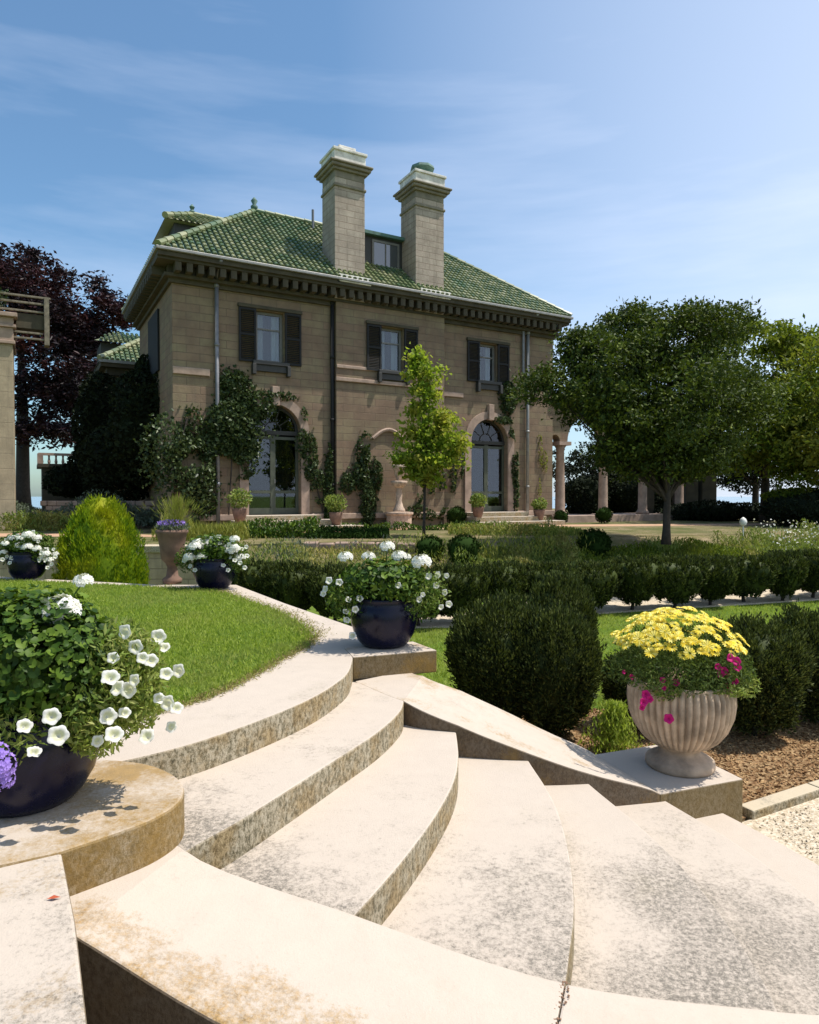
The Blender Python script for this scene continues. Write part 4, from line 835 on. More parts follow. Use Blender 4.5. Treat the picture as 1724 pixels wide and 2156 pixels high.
# cornice: soffit, brackets, gutter all round
EV = 8.67; OV = 0.72; OL = 0.52; OR = 0.36
mb = MB()
def ringbox(mb, o0, z0, z1, inn=0.3):
    ol, orr = min(o0, OL), min(o0, OR)
    mb.box(-ol, HW+orr, -o0, inn, z0, z1); mb.box(-ol, inn, inn, HD-inn, z0, z1); mb.box(HW-inn, HW+orr, inn, HD-inn, z0, z1); mb.box(-ol, HW+orr, HD-inn, HD+o0, z0, z1)
ringbox(mb, 0.10, 7.86, 8.0); ringbox(mb, 0.26, 8.0, 8.10); ringbox(mb, 0.14, 8.10, 8.38); ringbox(mb, OV-0.12, 8.38, 8.46); ringbox(mb, OV-0.02, 8.46, 8.60)
mb.build('cornice', M['cornice'], house)
nb = 46
bm_ = MB().box(-0.09, 0.09, -0.42, 0, 0, 0.27).mesh('bracket', M['cornice'])
for i in range(nb): link('bracket', bm_, house, (0.1+(HW-0.2)*i/(nb-1), -0.15 if not 5.5 < 0.1+(HW-0.2)*i/(nb-1) < 10 else -0.16, 8.105))
for i in range(18): link('bracket', bm_, house, (-0.15, 0.3+(HD-0.6)*i/17, 8.105), -math.pi/2)
mb = MB(); mb.box(-OL-0.07, HW+OR+0.07, -OV-0.07, -OV+0.03, 8.60, 8.70); mb.box(-OL-0.07, -OL+0.03, -OV+0.03, HD+OV, 8.60, 8.70); mb.box(HW+OR-0.03, HW+OR+0.07, -OV+0.03, HD+OV, 8.60, 8.70)
mb.build('gutter', M['gutter'], house, bevel=0.02)
for x, zt, mm in ((1.37, 8.1, 'pipe'), (14.2, 8.1, 'gutter'), (5.40, 8.1, 'dark_paint')):
    p_ = MB(); y_ = -0.10 if x != 5.40 else -0.09
    p_.tube([(x, y_, 0.1), (x, y_, zt)], 0.065, 10)
    for zz in (1.5, 3.8, 6.0, 7.9): p_.tube([(x, y_, zz), (x, y_, zz+0.10)], 0.085, 10)
    p_.tube([(x, y_, zt-0.05), (x, -0.35, zt+0.3), (x, -OV, 8.6)], 0.06, 8)
    p_.build('drainpipe', M[mm], house, smooth='s')
p_ = MB(); p_.tube([(13.95, -0.1, 6.2), (13.95, -0.1, 8.1)], 0.055, 8); p_.build('drainpipe', M['pipe'], house)
# tiled hip roof
RH = 12.05; RUN = HD/2+OV; SL = math.hypot(RUN, RH-EV); RY = HD/2
def tiles(mb, x0, x1, run, rise, width_at, P0, U, Vv, Wn, tw=0.20, tl=0.28):
    """Barrel tiles over a slope: P0 corner, U along the eave, Vv up the slope, Wn outward."""
    P0, U, Vv, Wn = map(Vector, (P0, U, Vv, Wn)); L = math.hypot(run, rise); nrow = int(L/tl)+1; ncol = int((x1-x0)/tw)+1; K = 4
    for j in range(nrow):
        v0 = j*tl; v1 = min(L, v0+tl*1.06); a, b = width_at((v0+v1)/2/L)
        for i in range(ncol):
            u0 = x0+i*tw; um = u0+tw/2
            if um < a or um > b: continue
            vs = []
            for k in range(K+1):
                an = math.pi*k/K; uu = um-tw*0.36*math.cos(an); hh = 0.07*math.sin(an)
                vs.append(P0+U*uu+Vv*v0+Wn*(hh+0.055)); vs.append(P0+U*(um-tw*0.31*math.cos(an))+Vv*v1+Wn*(hh*0.85+0.02))
            vs.append(P0+U*um+Vv*v0+Wn*0.02); 
            fs = [(2*k, 2*k+2, 2*k+3, 2*k+1) for k in range(K)]+[(2*k, 2*(K+1), 2*k+2) for k in range(K)]
            mb.add([tuple(p) for p in vs], fs)
def deck(mb, pts): mb.add(pts, [tuple(range(len(pts)))])
ex0, ex1, ey0, ey1 = -OL, HW+OR, -OV, HD+OV
rx0, rx1 = ex0+RUN, ex1-RUN
tl_ = MB(); rise = RH-EV; co, si = RUN/SL, rise/SL
ww = HW+OL+OR
tiles(tl_, 0, ww, RUN, rise, lambda t: (RUN*t, ww-RUN*t), (ex0, ey0, EV), (1, 0, 0), (0, co, si), (0, -si, co))
dd_ = HD+2*OV
tiles(tl_, 0, dd_, RUN, rise, lambda t: (RUN*t, dd_-RUN*t), (ex0, ey1, EV), (0, -1, 0), (co, 0, si), (-si, 0, co))
tiles(tl_, 0, dd_, RUN, rise, lambda t: (RUN*t, dd_-RUN*t), (ex1, ey0, EV), (0, 1, 0), (-co, 0, si), (si, 0, co))
roof = tl_.build('roof', M['tile'], house)
dk = MB(); a, b, c, d_ = (ex0, ey0, EV), (ex1, ey0, EV), (ex1, ey1, EV), (ex0, ey1, EV); r0, r1 = (rx0, RY, RH), (rx1, RY, RH)
deck(dk, [a, b, r1, r0]); deck(dk, [b, c, r1]); deck(dk, [c, d_, r0, r1]); deck(dk, [d_, a, r0]); deck(dk, [d_, c, b, a])
dk.build('roof_deck', M['copper'], roof)
rg = MB()
def capline(mb, p, q, r=0.12, tl=0.4):
    p = Vector(p); q = Vector(q); n = int((q-p).length/tl); 
    for i in range(n):
        a = p.lerp(q, i/n); b = p.lerp(q, (i+1.08)/n); mb.tube([tuple(a), tuple(b)], [r, r*0.8], 8)
for p, q in ((a, r0), (b, r1), (d_, r0), (r0, r1)): capline(rg, (p[0], p[1], p[2]+0.08), (q[0], q[1], q[2]+0.08))
rg.build('ridge_tiles', M['tile'], roof)
for p in (r0, r1): MB().lathe([(0.12, 0), (0.14, 0.15), (0.06, 0.22), (0.13, 0.36), (0.02, 0.5)], 12, (p[0], p[1], p[2]+0.1)).build('finial', M['copper'], roof, smooth='s')
# chimneys
for k, (x0, x1, top) in enumerate(((5.42, 6.58, 12.30), (8.68, 9.92, 12.30))):
    y0, y1 = -0.30, 0.85
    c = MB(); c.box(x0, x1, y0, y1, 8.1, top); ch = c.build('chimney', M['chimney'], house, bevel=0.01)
    f = MB(); f.box(x0-0.05, x1+0.05, y0-0.05, y1+0.05, top-0.32, top-0.22); f.box(x0+0.0, x1-0.0, y0, y1, top, top+0.30)
    f.box(x0-0.09, x1+0.09, y0-0.09, y1+0.09, top+0.24, top+0.34); f.box(x0-0.18, x1+0.18, y0-0.18, y1+0.18, top+0.34, top+0.45); f.box(x0-0.24, x1+0.24, y0-0.24, y1+0.24, top+0.45, top+0.53)
    f.build('cap_moulding', M['capmould'], ch, bevel=0.03)
    e = MB(); e.box(x0-0.03, x1+0.03, y0-0.03, y1+0.03, top+0.53, top+0.92); e.box(x0-0.08, x1+0.08, y0-0.08, y1+0.08, top+0.92, top+1.02)
    if k == 0: e.box(x0+0.25, x1-0.25, y0+0.2, y1-0.2, top+1.02, top+1.26)
    e.build('cap_stone', M['cap'], ch, bevel=0.02)
    fl_ = MB(); fl_.box(x0-0.04, x1+0.04, y0-0.44, y0, 8.56, 8.82); fl_.build('apron', M['cap'], ch, bevel=0.02)
    if k == 1:
        q = MB(); q.box(x0+0.38, x1-0.38, y0+0.3, y1-0.3, top+1.02, top+1.36); q.lathe([(0.3, 1.30), (0.48, 1.36), (0.44, 1.46), (0.05, 1.58)], 8, ((x0+x1)/2, (y0+y1)/2, top)); q.build('flue_cowl', M['copper'], ch)
# dormers
def dormer(x0, x1, y0, z0, z1, win, par, hipped=False):
    d = MB(); d.box(x0, x1, y0, y0+2.6, z0, z1); o = d.build('dormer', M['frame_dark'], par)
    if hipped: pass
    r_ = MB(); r_.box(x0-0.15, x1+0.15, y0-0.2, y0+2.9, z1, z1+0.12); r_.build('dormer_roof', M['copper'], o)
    a, b = win; w_ = MB(); zz0, zz1 = z0+0.45, z1-0.2
    w_.box(a-0.08, a, y0-0.05, y0+0.02, zz0-0.08, zz1+0.08); w_.box(b, b+0.08, y0-0.05, y0+0.02, zz0-0.08, zz1+0.08); w_.box(a, b, y0-0.05, y0+0.02, zz1, zz1+0.08); w_.box(a, b, y0-0.05, y0+0.02, zz0-0.08, zz0)
    w_.box((a+b)/2-0.02, (a+b)/2+0.02, y0-0.045, y0+0.01, zz0, zz1); wf = w_.build('window', M['frame_grey'], o)
    MB().box(a, b, y0-0.02, y0-0.01, zz0, zz1).build('pane', M['pane_dark'], wf)
m_, nt_, b__ = mat('sky_glass'); b__.inputs['Base Color'].default_value = (0.05, 0.06, 0.07, 1); b__.inputs['Roughness'].default_value = 0.05; b__.inputs['IOR'].default_value = 2.2; M['pane_dark'] = m_
dormer(6.9, 9.25, 0.75, 9.0, 10.95, (7.45, 8.45), roof)
# a dormer on the left slope with its own small tiled roof
dl = MB(); dl.box(0.55, 3.0, 2.5, 4.8, 9.2, 10.72); dlo = dl.build('dormer', M['frame_dark'], roof)
dt = MB(); dw = 1.4; hz = 10.74; ridge = 11.5; run_ = dw; ris = ridge-hz; s2 = math.hypot(run_, ris)
tiles(dt, 0, 3.6, run_, ris, lambda t: (0.9*t*1.6, 3.6), (0.25, 3.65-dw, hz), (1, 0, 0), (0, run_/s2, ris/s2), (0, -ris/s2, run_/s2))
tiles(dt, 0, 3.0, run_, ris, lambda t: (0, 3.0-1.3*t), (3.25, 3.65+dw, hz), (-1, 0, 0), (0, -run_/s2, ris/s2), (0, ris/s2, run_/s2))
deck(dt, [(0.2, 3.65-dw, hz), (3.2, 3.65-dw, hz), (3.2, 3.65, ridge), (1.4, 3.65, ridge)]); deck(dt, [(0.2, 3.65+dw, hz), (0.2, 3.65-dw, hz), (1.4, 3.65, ridge)]); deck(dt, [(3.2, 3.65+dw, hz), (0.2, 3.65+dw, hz), (1.4, 3.65, ridge), (3.2, 3.65, ridge)])
deck(dt, [(0.2, 3.65-dw, hz-0.02), (0.2, 3.65+dw, hz-0.02), (3.2, 3.65+dw, hz-0.02), (3.2, 3.65-dw, hz-0.02)])
capline(dt, (0.2, 3.65-dw, hz+0.08), (1.4, 3.65, ridge+0.08)); capline(dt, (1.4, 3.65, ridge+0.08), (3.2, 3.65, ridge+0.08))
dt.build('dormer_roof', M['tile'], dlo)
MB().lathe([(0.1, 0), (0.12, 0.12), (0.05, 0.2), (0.1, 0.3), (0.02, 0.4)], 10, (1.4, 3.65, ridge+0.05)).build('finial', M['copper'], dlo)
# right dormer, mostly hidden beyond the right hip
dr_ = MB(); dr_.box(13.6, 15.6, 3.0, 5.0, 9.2, 10.1); dro = dr_.build('dormer', M['frame_dark'], roof)
dt = MB(); deck(dt, [(13.0, 2.8, 10.08), (15.9, 2.8, 10.08), (15.9, 5.2, 10.08), (13.0, 5.2, 10.08)])
tiles(dt, 0, 2.9, 1.2, 0.5, lambda t: (0, 2.9), (13.0, 2.8, 10.1), (1, 0, 0), (0, 0.923, 0.385), (0, -0.385, 0.923)); dt.build('dormer_roof', M['tile'], dro)
# iron pipe on the ridge
MB().tube([(5.9, RY-0.5, 11.7), (5.9, RY-0.5, 12.45)], 0.05, 6).build('vent_pipe', M['pipe'], roof)

# ---- the rear wing seen past the left corner
wing = thing('house_wing', 'lower rear wing with green tiled roof in shade left of the mansion corner', 'building', hloc(1.6, -8.6, 0.3), TH)
MB().box(-2.5, 3.0, 0.0, 6.5, -0.4, 6.2).build('wall', M['wall'], wing)
mb = MB(); mb.box(-2.95, 3.2, -0.45, 6.9, 6.2, 6.42); mb.box(-2.7, 3.1, -0.2, 6.7, 5.9, 6.2); mb.build('cornice', M['cornice'], wing)
MB().box(-3.02, 3.2, -0.52, -0.42, 6.36, 6.48).build('gutter', M['gutter'], wing)
wt = MB(); wr, wz = 3.7, 2.6; wl_ = math.hypot(wr, wz)
tiles(wt, 0, 6.2, wr, wz, lambda t: (wr*t, 6.2), (-3.0, -0.5, 6.45), (1, 0, 0), (0, wr/wl_, wz/wl_), (0, -wz/wl_, wr/wl_))
deck(wt, [(-3.0, -0.5, 6.44), (3.2, -0.5, 6.44), (3.2, 3.2, 9.04), (0.7, 3.2, 9.04)]); deck(wt, [(-3.0, 6.9, 6.44), (-3.0, -0.5, 6.44), (0.7, 3.2, 9.04)])
capline(wt, (-3.0, -0.5, 6.52), (0.7, 3.2, 9.12))
wro = wt.build('roof', M['tile'], wing)
MB().box(-2.7, -0.2, 2.2, 4.2, 6.5, 7.7).build('dormer', M['frame_dark'], wro)
dt = MB(); deck(dt, [(-3.0, 1.8, 7.7), (0.9, 1.8, 7.7), (0.9, 3.2, 8.4), (-1.9, 3.2, 8.4)])
tiles(dt, 0, 3.9, 1.4, 0.7, lambda t: (1.1*t, 3.9), (-3.0, 1.8, 7.72), (1, 0, 0), (0, 0.894, 0.447), (0, -0.447, 0.894)); dt.build('dormer_roof', M['tile'], wro)
MB().tube([(-1.9, -0.1, 0), (-1.9, -0.1, 6.1)], 0.07, 8).build('drainpipe', M['gutter'], wing)
# low balustraded porch at the left
bp = A(142, 960, 33); porch = thing('balustraded_porch', 'small dark porch topped by a pale balustrade behind the ivy', 'porch', (bp[0], bp[1], 1.0), TH)
MB().box(-1.1, 2.4, 0, 2.5, 0, 2.55).build('wall', M['cornice'], porch); MB().box(-1.3, 2.6, -0.15, 2.7, 2.55, 2.72).build('cornice', M['cornice'], porch)
for i in range(12): link('baluster', bpy.data.meshes.get('baluster') or MB().lathe([(0.05, 0), (0.07, 0.1), (0.04, 0.28), (0.05, 0.4)], 8).mesh('baluster', M['trim']), porch, (-1.1+0.3*i, 0, 2.72))
MB().box(-1.25, 2.5, -0.1, 0.1, 3.12, 3.24).build('handrail', M['trim'], porch); MB().box(-1.3, -1.05, -0.13, 0.13, 2.72, 3.2).build('newel', M['trim'], porch)

# ---- arcade running on from the right corner of the mansion
ar = thing('arcade', 'open stone arcade on slim columns right of the mansion behind the trees', 'arcade', hloc(HW, -0.35, 0), TH)
cx_ = [0.75, 3.35, 5.95, 8.55]
for i, x in enumerate(cx_):
    c = MB(); c.lathe([(0.30, 0.0), (0.30, 0.12), (0.24, 0.18), (0.215, 0.26), (0.20, 1.4), (0.17, 2.85), (0.21, 2.9), (0.19, 2.96), (0.27, 3.08)], 18); co_ = c.build('column', M['trim'], ar, smooth='s', loc=(x, 0, 0.3))
    MB().box(-0.34, 0.34, -0.34, 0.34, 3.08, 3.24).build('capital', M['trim'], co_)
mb = MB(); zsp = 3.56; zt = 5.3
xs = [-0.55]+cx_; 
for i in range(len(xs)-1):
    a = xs[i]+(0.55 if i == 0 else 0.22); b = xs[i+1]-0.22; K = 16; cx = (a+b)/2; r = (b-a)/2
    for yy in (-0.22, 0.22):
        for k in range(K):
            p = (cx-r*math.cos(math.pi*k/K), zsp+r*math.sin(math.pi*k/K)); q = (cx-r*math.cos(math.pi*(k+1)/K), zsp+r*math.sin(math.pi*(k+1)/K))
            f_ = (0, 1, 2, 3) if yy < 0 else (3, 2, 1, 0)
            mb.add([(p[0], yy, p[1]), (q[0], yy, q[1]), (q[0], yy, zt), (p[0], yy, zt)], [f_])
            if yy < 0: mb.add([(p[0], -0.22, p[1]), (q[0], -0.22, q[1]), (q[0], 0.22, q[1]), (p[0], 0.22, p[1])], [(3, 2, 1, 0)])
    mb.box(b, b+0.44, -0.22, 0.22, zsp, zt)
mb.build('arched_wall', M['wall'], ar)
MB().box(-0.0, 9.2, -0.5, 0.5, zt, zt+0.3).build('cornice', M['cornice'], ar)
MB().box(0.0, 9.2, -0.6, 1.9, -0.02, 0.3).build('base', M['trim'], ar)

# ============================================================ LEFT PILLAR AND PERGOLA
gr_ = MB(); rg4 = random.Random(12); a_, b_ = near_in[cutk], near_out[cutk]
for i in range(70):
    t_ = rg4.random()**1.6*0.5; x = a_[0]+(b_[0]-a_[0])*t_+rg4.gauss(0, .012); y = a_[1]+(b_[1]-a_[1])*t_+rg4.gauss(0, .004); z = a_[2]+(b_[2]-a_[2])*t_; q = rg4.uniform(.002, .0045)
    gr_.lathe([(q, 0), (q*0.9, q*0.5), (q*0.3, q*0.8)], 5, (x, y, z-0.001-x*0*1.0+0.001))
tag(gr_.build('crumbled_mortar', plain('mortar_crumbs', (0.22, 0.13, 0.08), 0.95)), 'brown mortar crumbs along the open joint of the near flank wall', 'mortar', None, 'stuff')
pl = thing('stone_pillar', 'tall tan coursed stone pillar cut by the left edge of the view', 'pillar', (-13.45, 23.0, 1.0), TH)
MB().box(-2.8, 0, 0, 2.0, -0.05, 6.3).build('shaft', M['pillar'], pl, bevel=0.02)
mb = MB(); mb.box(-2.9, 0.07, -.1, 2.1, 6.3, 6.42); mb.box(-2.82, 0.02, -.05, 2.05, 6.42, 6.85); mb.box(-2.9, 0.10, -.13, 2.13, 6.85, 6.95); mb.box(-2.82, 0.03, -.05, 2.05, 6.95, 7.2); mb.box(-3.0, 0.14, -.2, 2.2, 7.2, 7.34)
mb.build('capital', M['trim'], pl, bevel=0.02)
pg = thing('pergola', 'weathered timber pergola frame projecting from the top of the left pillar', 'pergola', (-13.45, 23.0, 1.0), TH)
for k, (z, l) in enumerate([(6.55, 1.1), (6.75, 1.0), (8.0, 1.25), (7.78, 1.2), (7.5, 1.15)]):
    MB().box(-0.9, l-0.1, 0.1+0.02*k, 0.2+0.02*k, z, z+0.065).build('rafter', M['wood'], pg, bevel=0.01)
MB().box(0.1, 1.12, 0.25, 0.8, 6.95, 7.45).build('beam', M['cornice'], pg); MB().box(0.95, 1.10, 0.05, 0.55, 6.4, 8.05).build('post', M['wood'], pg)
foliage(pg, [(-0.9, 0.4, 7.9, 0.7, 0.6, 0.5)], 900, 0.14, 0.07, M['ivy'], 201, 'vine')

# ============================================================ WALLS AND BEDS ON THE LEFT
rw = thing('retaining_wall', 'coursed stone retaining wall with pale coping beyond the golden shrub', 'wall', (0, 15.5, 0))
MB().box(-30, -4.5, 0.0, 0.42, -0.1, 0.86).build('wall', M['ashlar_low'], rw); MB().box(-30, -4.4, -0.06, 0.46, 0.86, 1.012).build('coping', M['coping'], rw, bevel=0.01)
a = A(262, 1105, 26.5)
rb = MB(); rg_ = random.Random(3)
for row in range(5):
    x = -13.5+0.2*(row % 2)
    while x < -8.4:
        w_ = rg_.uniform(0.25, 0.6); rb.box(x, x+w_-0.03, 24.6+rg_.uniform(-.04, .04), 25.0, 1.0+row*0.2, 1.0+row*0.2+0.185); x += w_
tag(rb.build('rubble_wall', M['trim'], bevel=0.03), 'rough fieldstone wall with flowers along its top behind the golden shrub', 'wall')
lw = MB(); rg2 = random.Random(8)
for row in range(2):
    x = -3.2+0.15*row
    while x < 0.1:
        w_ = rg2.uniform(0.18, 0.42); yy = 16.6+rg2.uniform(-.05, .05); lw.box(x, x+w_-0.03, yy, yy+0.4, 0.62+row*0.2, 0.80+row*0.2+rg2.uniform(-.03, .03)); x += w_
tag(lw.build('stone_edging', M['terracotta2'], bevel=0.035), 'low pinkish fieldstone edging across the planted bank above the shaded yews', 'stone edging')
structure(MB().prism([(-16, 20.8), (-9.0, 20.8), (-7.6, 19.9), (-1.0, 23.9), (5.0, 27.1), (30, 30.5), (30, 29.2), (6.0, 25.6), (-1.0, 22.6), (-6.0, 18.9), (-9, 19.2), (-16, 19.2)], 0.9, 1.006).build('brick_path', M['g_brick']))

def plantpatch(name, label, cat, box, n, h, L, W, m, seed, kind='stuff', vert=0.8, lump=True, z0=None):
    g = np.random.default_rng(seed); x0, x1, y0, y1, zb = box; P = np.stack([g.uniform(x0, x1, n), g.uniform(y0, y1, n), np.zeros(n)], 1)
    sn = Sn(g, 1.6); hh = h*np.clip(0.65+0.5*sn(P), 0.15, 1.4); P[:, 2] = (zb if z0 is None else z0(P))+hh*g.uniform(0, 1, n)
    D = np.array([0, 0, vert])+dirs(n, g)*0.7
    return tag(link(name, leaf_mesh(name, P, D, L*g.uniform(.6, 1.4, n), W, m, g)), label, cat, None, kind)
plantpatch('wall_flowers', 'grey-green trailing plants along the fieldstone wall top left of the mansion', 'plants', (-14.5, -8.0, 23.6, 24.6, 1.1), 5200, 1.1, 0.14, 0.05, M['greyleaf'], 301)
plantpatch('leafy_bed', 'low green plants at the foot of the pillar behind the left blue pot', 'plants', (-13.6, -10.5, 22.2, 23.2, 1.0), 2500, 0.9, 0.14, 0.05, M['perennial'], 302)
def bank(P):      # height of the earth bank along its slope
    f = 14.9+0.277*P[:, 0]; return np.clip(0.3+(P[:, 1]-f)/3.0*0.7, 0.3, 1.0)
for i, (x0, x1, n, m, h, lb, nm) in enumerate([(-4.2, 1.0, 3600, 'perennial', 0.38, 'mixed low plants on the bank behind the middle blue pot', 'perennial_bed'), (1.0, 4.0, 9000, 'perennial', 0.5, 'tall yellow-green perennials behind the left part of the far hedge row', 'perennial_bed'),
                                       (4.0, 8.5, 11000, 'treeb', 0.42, 'leafy green perennials behind the middle of the far hedge row', 'perennial_bed'), (8.5, 15.0, 13000, 'perennial', 0.62, 'pale flowering perennials behind the right end of the far hedge row', 'perennial_bed')]):
    g = np.random.default_rng(320+i); P = np.stack([g.uniform(x0, x1, n), g.uniform(0, 1.7, n), np.zeros(n)], 1); P[:, 1] += 14.3+0.30*P[:, 0]+(0.9 if i == 0 else 0)
    sn = Sn(g, 2.2); hh = h*np.clip(0.8+0.6*sn(P), 0.15, 1.6); P[:, 2] = bank(P)+hh*g.uniform(0, 1, n)+0.1
    tag(link(nm, leaf_mesh(nm, P, np.array([0, 0, 0.9])+dirs(n, g)*0.7, 0.10*g.uniform(.6, 1.4, n), 0.03, M[m], g)), lb, 'plants', None, 'stuff')
for (x0, x1, m_, n, hh, lb, sd) in [(1.2, 4.4, 'ornament', 1500, 0.75, 'scattered yellow-green seed stalks rising from the bed left of the low boxwood mound', 351), (6.2, 9.0, 'palefol', 2600, 0.45, 'bright lime leaves in the bed right of the low boxwood mound', 352), (9.5, 14.0, 'palefol', 3600, 0.6, 'bright lime leaves at the right end of the flower bed', 353), (-3.5, -0.5, 'greyleaf', 900, 0.35, 'silvery low plants on the bank left of the middle blue pot', 354)]:
    g = np.random.default_rng(sd); P = np.stack([g.uniform(x0, x1, n), g.uniform(0, 1.4, n), np.zeros(n)], 1); P[:, 1] += 14.6+0.30*P[:, 0]+(1.1 if x0 < 0 else 0); sn = Sn(g, 3.2)
    keep = sn(P) > 0.0; P = P[keep]; k = len(P); P[:, 2] = bank(P)+hh*g.uniform(0.3, 1.15, k)
    tag(link('perennial_bed', leaf_mesh('perennial_bed', P, np.array([0, 0, 1.2])+dirs(k, g)*0.6, 0.12*g.uniform(.6, 1.4, k), 0.025, M[m_], g)), lb, 'plants', None, 'stuff')
# small pale blossoms over the right bed
g = np.random.default_rng(340); n = 500; P = np.stack([g.uniform(9.5, 14.5, n), g.uniform(0, 1.6, n), np.zeros(n)], 1); P[:, 1] += 14.4+0.30*P[:, 0]; P[:, 2] = bank(P)+g.uniform(.45, .95, n)
tag(link('small_blossoms', leaf_mesh('small_blossoms', P, dirs(n, g), 0.06, 0.05, M['wpet'], g)), 'tiny white and cream blossoms over the right-hand bed', 'flowers', None, 'stuff')
def spike(px, py, Y, h, m, label, nm='tall_perennial', n=420, w_=0.16):
    a = A(px, py, Y); g = np.random.default_rng(int(px*7+py)); P = np.stack([g.normal(0, w_*0.5, n), g.normal(0, w_*0.5, n), g.uniform(0, h, n)], 1); P[:, :2] *= (1.2-P[:, 2:3]/h*0.7)
    t = thing(nm, label, 'plant', (a[0], Y, a[2])); link('foliage', leaf_mesh('foliage', P, np.array([0, 0, 0.8])+dirs(n, g)*0.7, 0.07, 0.02, M[m], g), t)
    MB().tube([(0, 0, 0), (0.01, 0, h*0.5), (0, 0, h*0.95)], 0.008, 5).build('stem', M['bark'], t)
spike(1155, 1175, 16.5, 1.0, 'ornament', 'tall yellow flower spikes behind the far hedge near the fifth bush', w_=0.22)
spike(1130, 1175, 16.6, 0.75, 'ornament', 'shorter yellow spikes left of the tall yellow flower spikes')
spike(1182, 1175, 16.6, 0.7, 'perennial', 'green leafy stalk right of the tall yellow flower spikes')
spike(1510, 1175, 18.0, 0.75, 'perennial', 'bushy green stalk left of the white finial in the right bed', w_=0.3)
a = A(1564, 1150, 18.5); t = thing('garden_finial', 'small white rounded finial on a thin post in the right bed', 'garden ornament', (a[0], 18.5, a[2]-0.15))
MB().tube([(0, 0, 0), (0, 0, 0.72)], 0.02, 8).build('post', M['white'], t); MB().lathe([(0.02, 0.70), (0.08, 0.74), (0.10, 0.82), (0.07, 0.9), (0.01, 0.95)], 14).build('knob', M['white'], t, smooth='s')
# terracotta urn with feather grass beside the far pot
tu = thing('terracotta_urn', 'tall terracotta urn of purple flowers and feathery grass beside the far blue pot', 'urn', (-3.12, 8.85, 1.008)); tu.scale = (0.78, 0.78, 0.95)
MB().lathe([(0.15, 0), (0.16, 0.06), (0.10, 0.10), (0.08, 0.22), (0.11, 0.28), (0.18, 0.34), (0.20, 0.5), (0.24, 0.68), (0.27, 0.71), (0.26, 0.74), (0.22, 0.73)], 28).build('pot', M['terracotta'], tu, smooth='s')
foliage(tu, [(0, 0, 0.78, 0.28, 0.25, 0.08)], 600, 0.05, 0.02, M['greyleaf'], 401)
foliage(tu, [(0, 0, 0.84, 0.25, 0.22, 0.05)], 300, 0.03, 0.03, M['ppet'], 402, 'purple_flowers')
g = np.random.default_rng(403); n = 900; a = g.uniform(0, 6.28, n); sp = np.abs(g.normal(0, 0.35, n)); z = g.uniform(0.05, 1, n)
P = np.stack([np.cos(a)*sp*z*0.8+0.1, np.sin(a)*sp*z*0.8, 0.8+0.42*z*(1-0.4*sp)], 1)
link('feather_grass', leaf_mesh('feather_grass', P, np.stack([np.cos(a)*sp, np.sin(a)*sp, np.full(n, 0.6)], 1)+dirs(n, g)*0.15, 0.14, 0.008, M['ornament'], g), tu)
plantpatch('grass_bed', 'soft yellow-green feather grasses on the terrace behind the terracotta urn', 'plants', (-6.6, -4.3, 17.2, 18.2, 1.0), 3500, 0.75, 0.22, 0.02, M['ornament'], 305, vert=1.2)
plantpatch('leafy_bed', 'dark green plants on the terrace left of the first door steps', 'plants', (-4.8, -2.6, 18.4, 19.6, 1.0), 3200, 0.6, 0.10, 0.05, M['petleaf'], 306)

plantpatch('leafy_bed', 'dark low planting on the terrace just above the middle blue pot', 'plants', (-2.8, -0.6, 18.2, 20.2, 1.0), 3500, 0.35, 0.10, 0.05, M['box'], 307)
plantpatch('leafy_bed', 'green and yellow low plants on the terrace right of the young maple trunk', 'plants', (1.2, 5.2, 19.6, 21.2, 1.0), 4200, 0.42, 0.11, 0.04, M['perennial'], 308)
plantpatch('leafy_bed', 'green plants at the foot of the middle bay beside the fountain', 'plants', (-2.6, 2.4, 22.7, 23.2, 1.0), 1500, 0.35, 0.10, 0.05, M['petleaf'], 309, z0=lambda P: 1.0+0*P[:, 0])
# small potted plants by the doors
def doorpot(s, o, label, h=0.0, sc_=1.0, m='palefol'):
    p = hloc(s, o, h); t = thing('potted_plant', label, 'potted plant', p, 0, 'small pots beside the french doors'); 
    MB().lathe([(0.14, 0), (0.2, 0.18), (0.24, 0.4), (0.22, 0.42)], 16).build('pot', M['terracotta'], t, smooth='s')
    foliage(t, [(0, 0, 0.72*sc_, 0.36*sc_, 0.34*sc_, 0.3*sc_)], 500, 0.13, 0.06, M[m], int(s*100), outw=0.5); return t
doorpot(1.75, 1.3, 'yellow-leaved potted plant left of the ivied door', 0.35); doorpot(5.0, 1.3, 'yellow-leaved potted plant right of the ivied door', 0.2)
doorpot(10.9, 1.2, 'lime potted plant left of the uncovered arched door', 0.35, 0.9); doorpot(13.9, 1.2, 'lime potted plant right of the uncovered arched door', 0.2, 0.85)

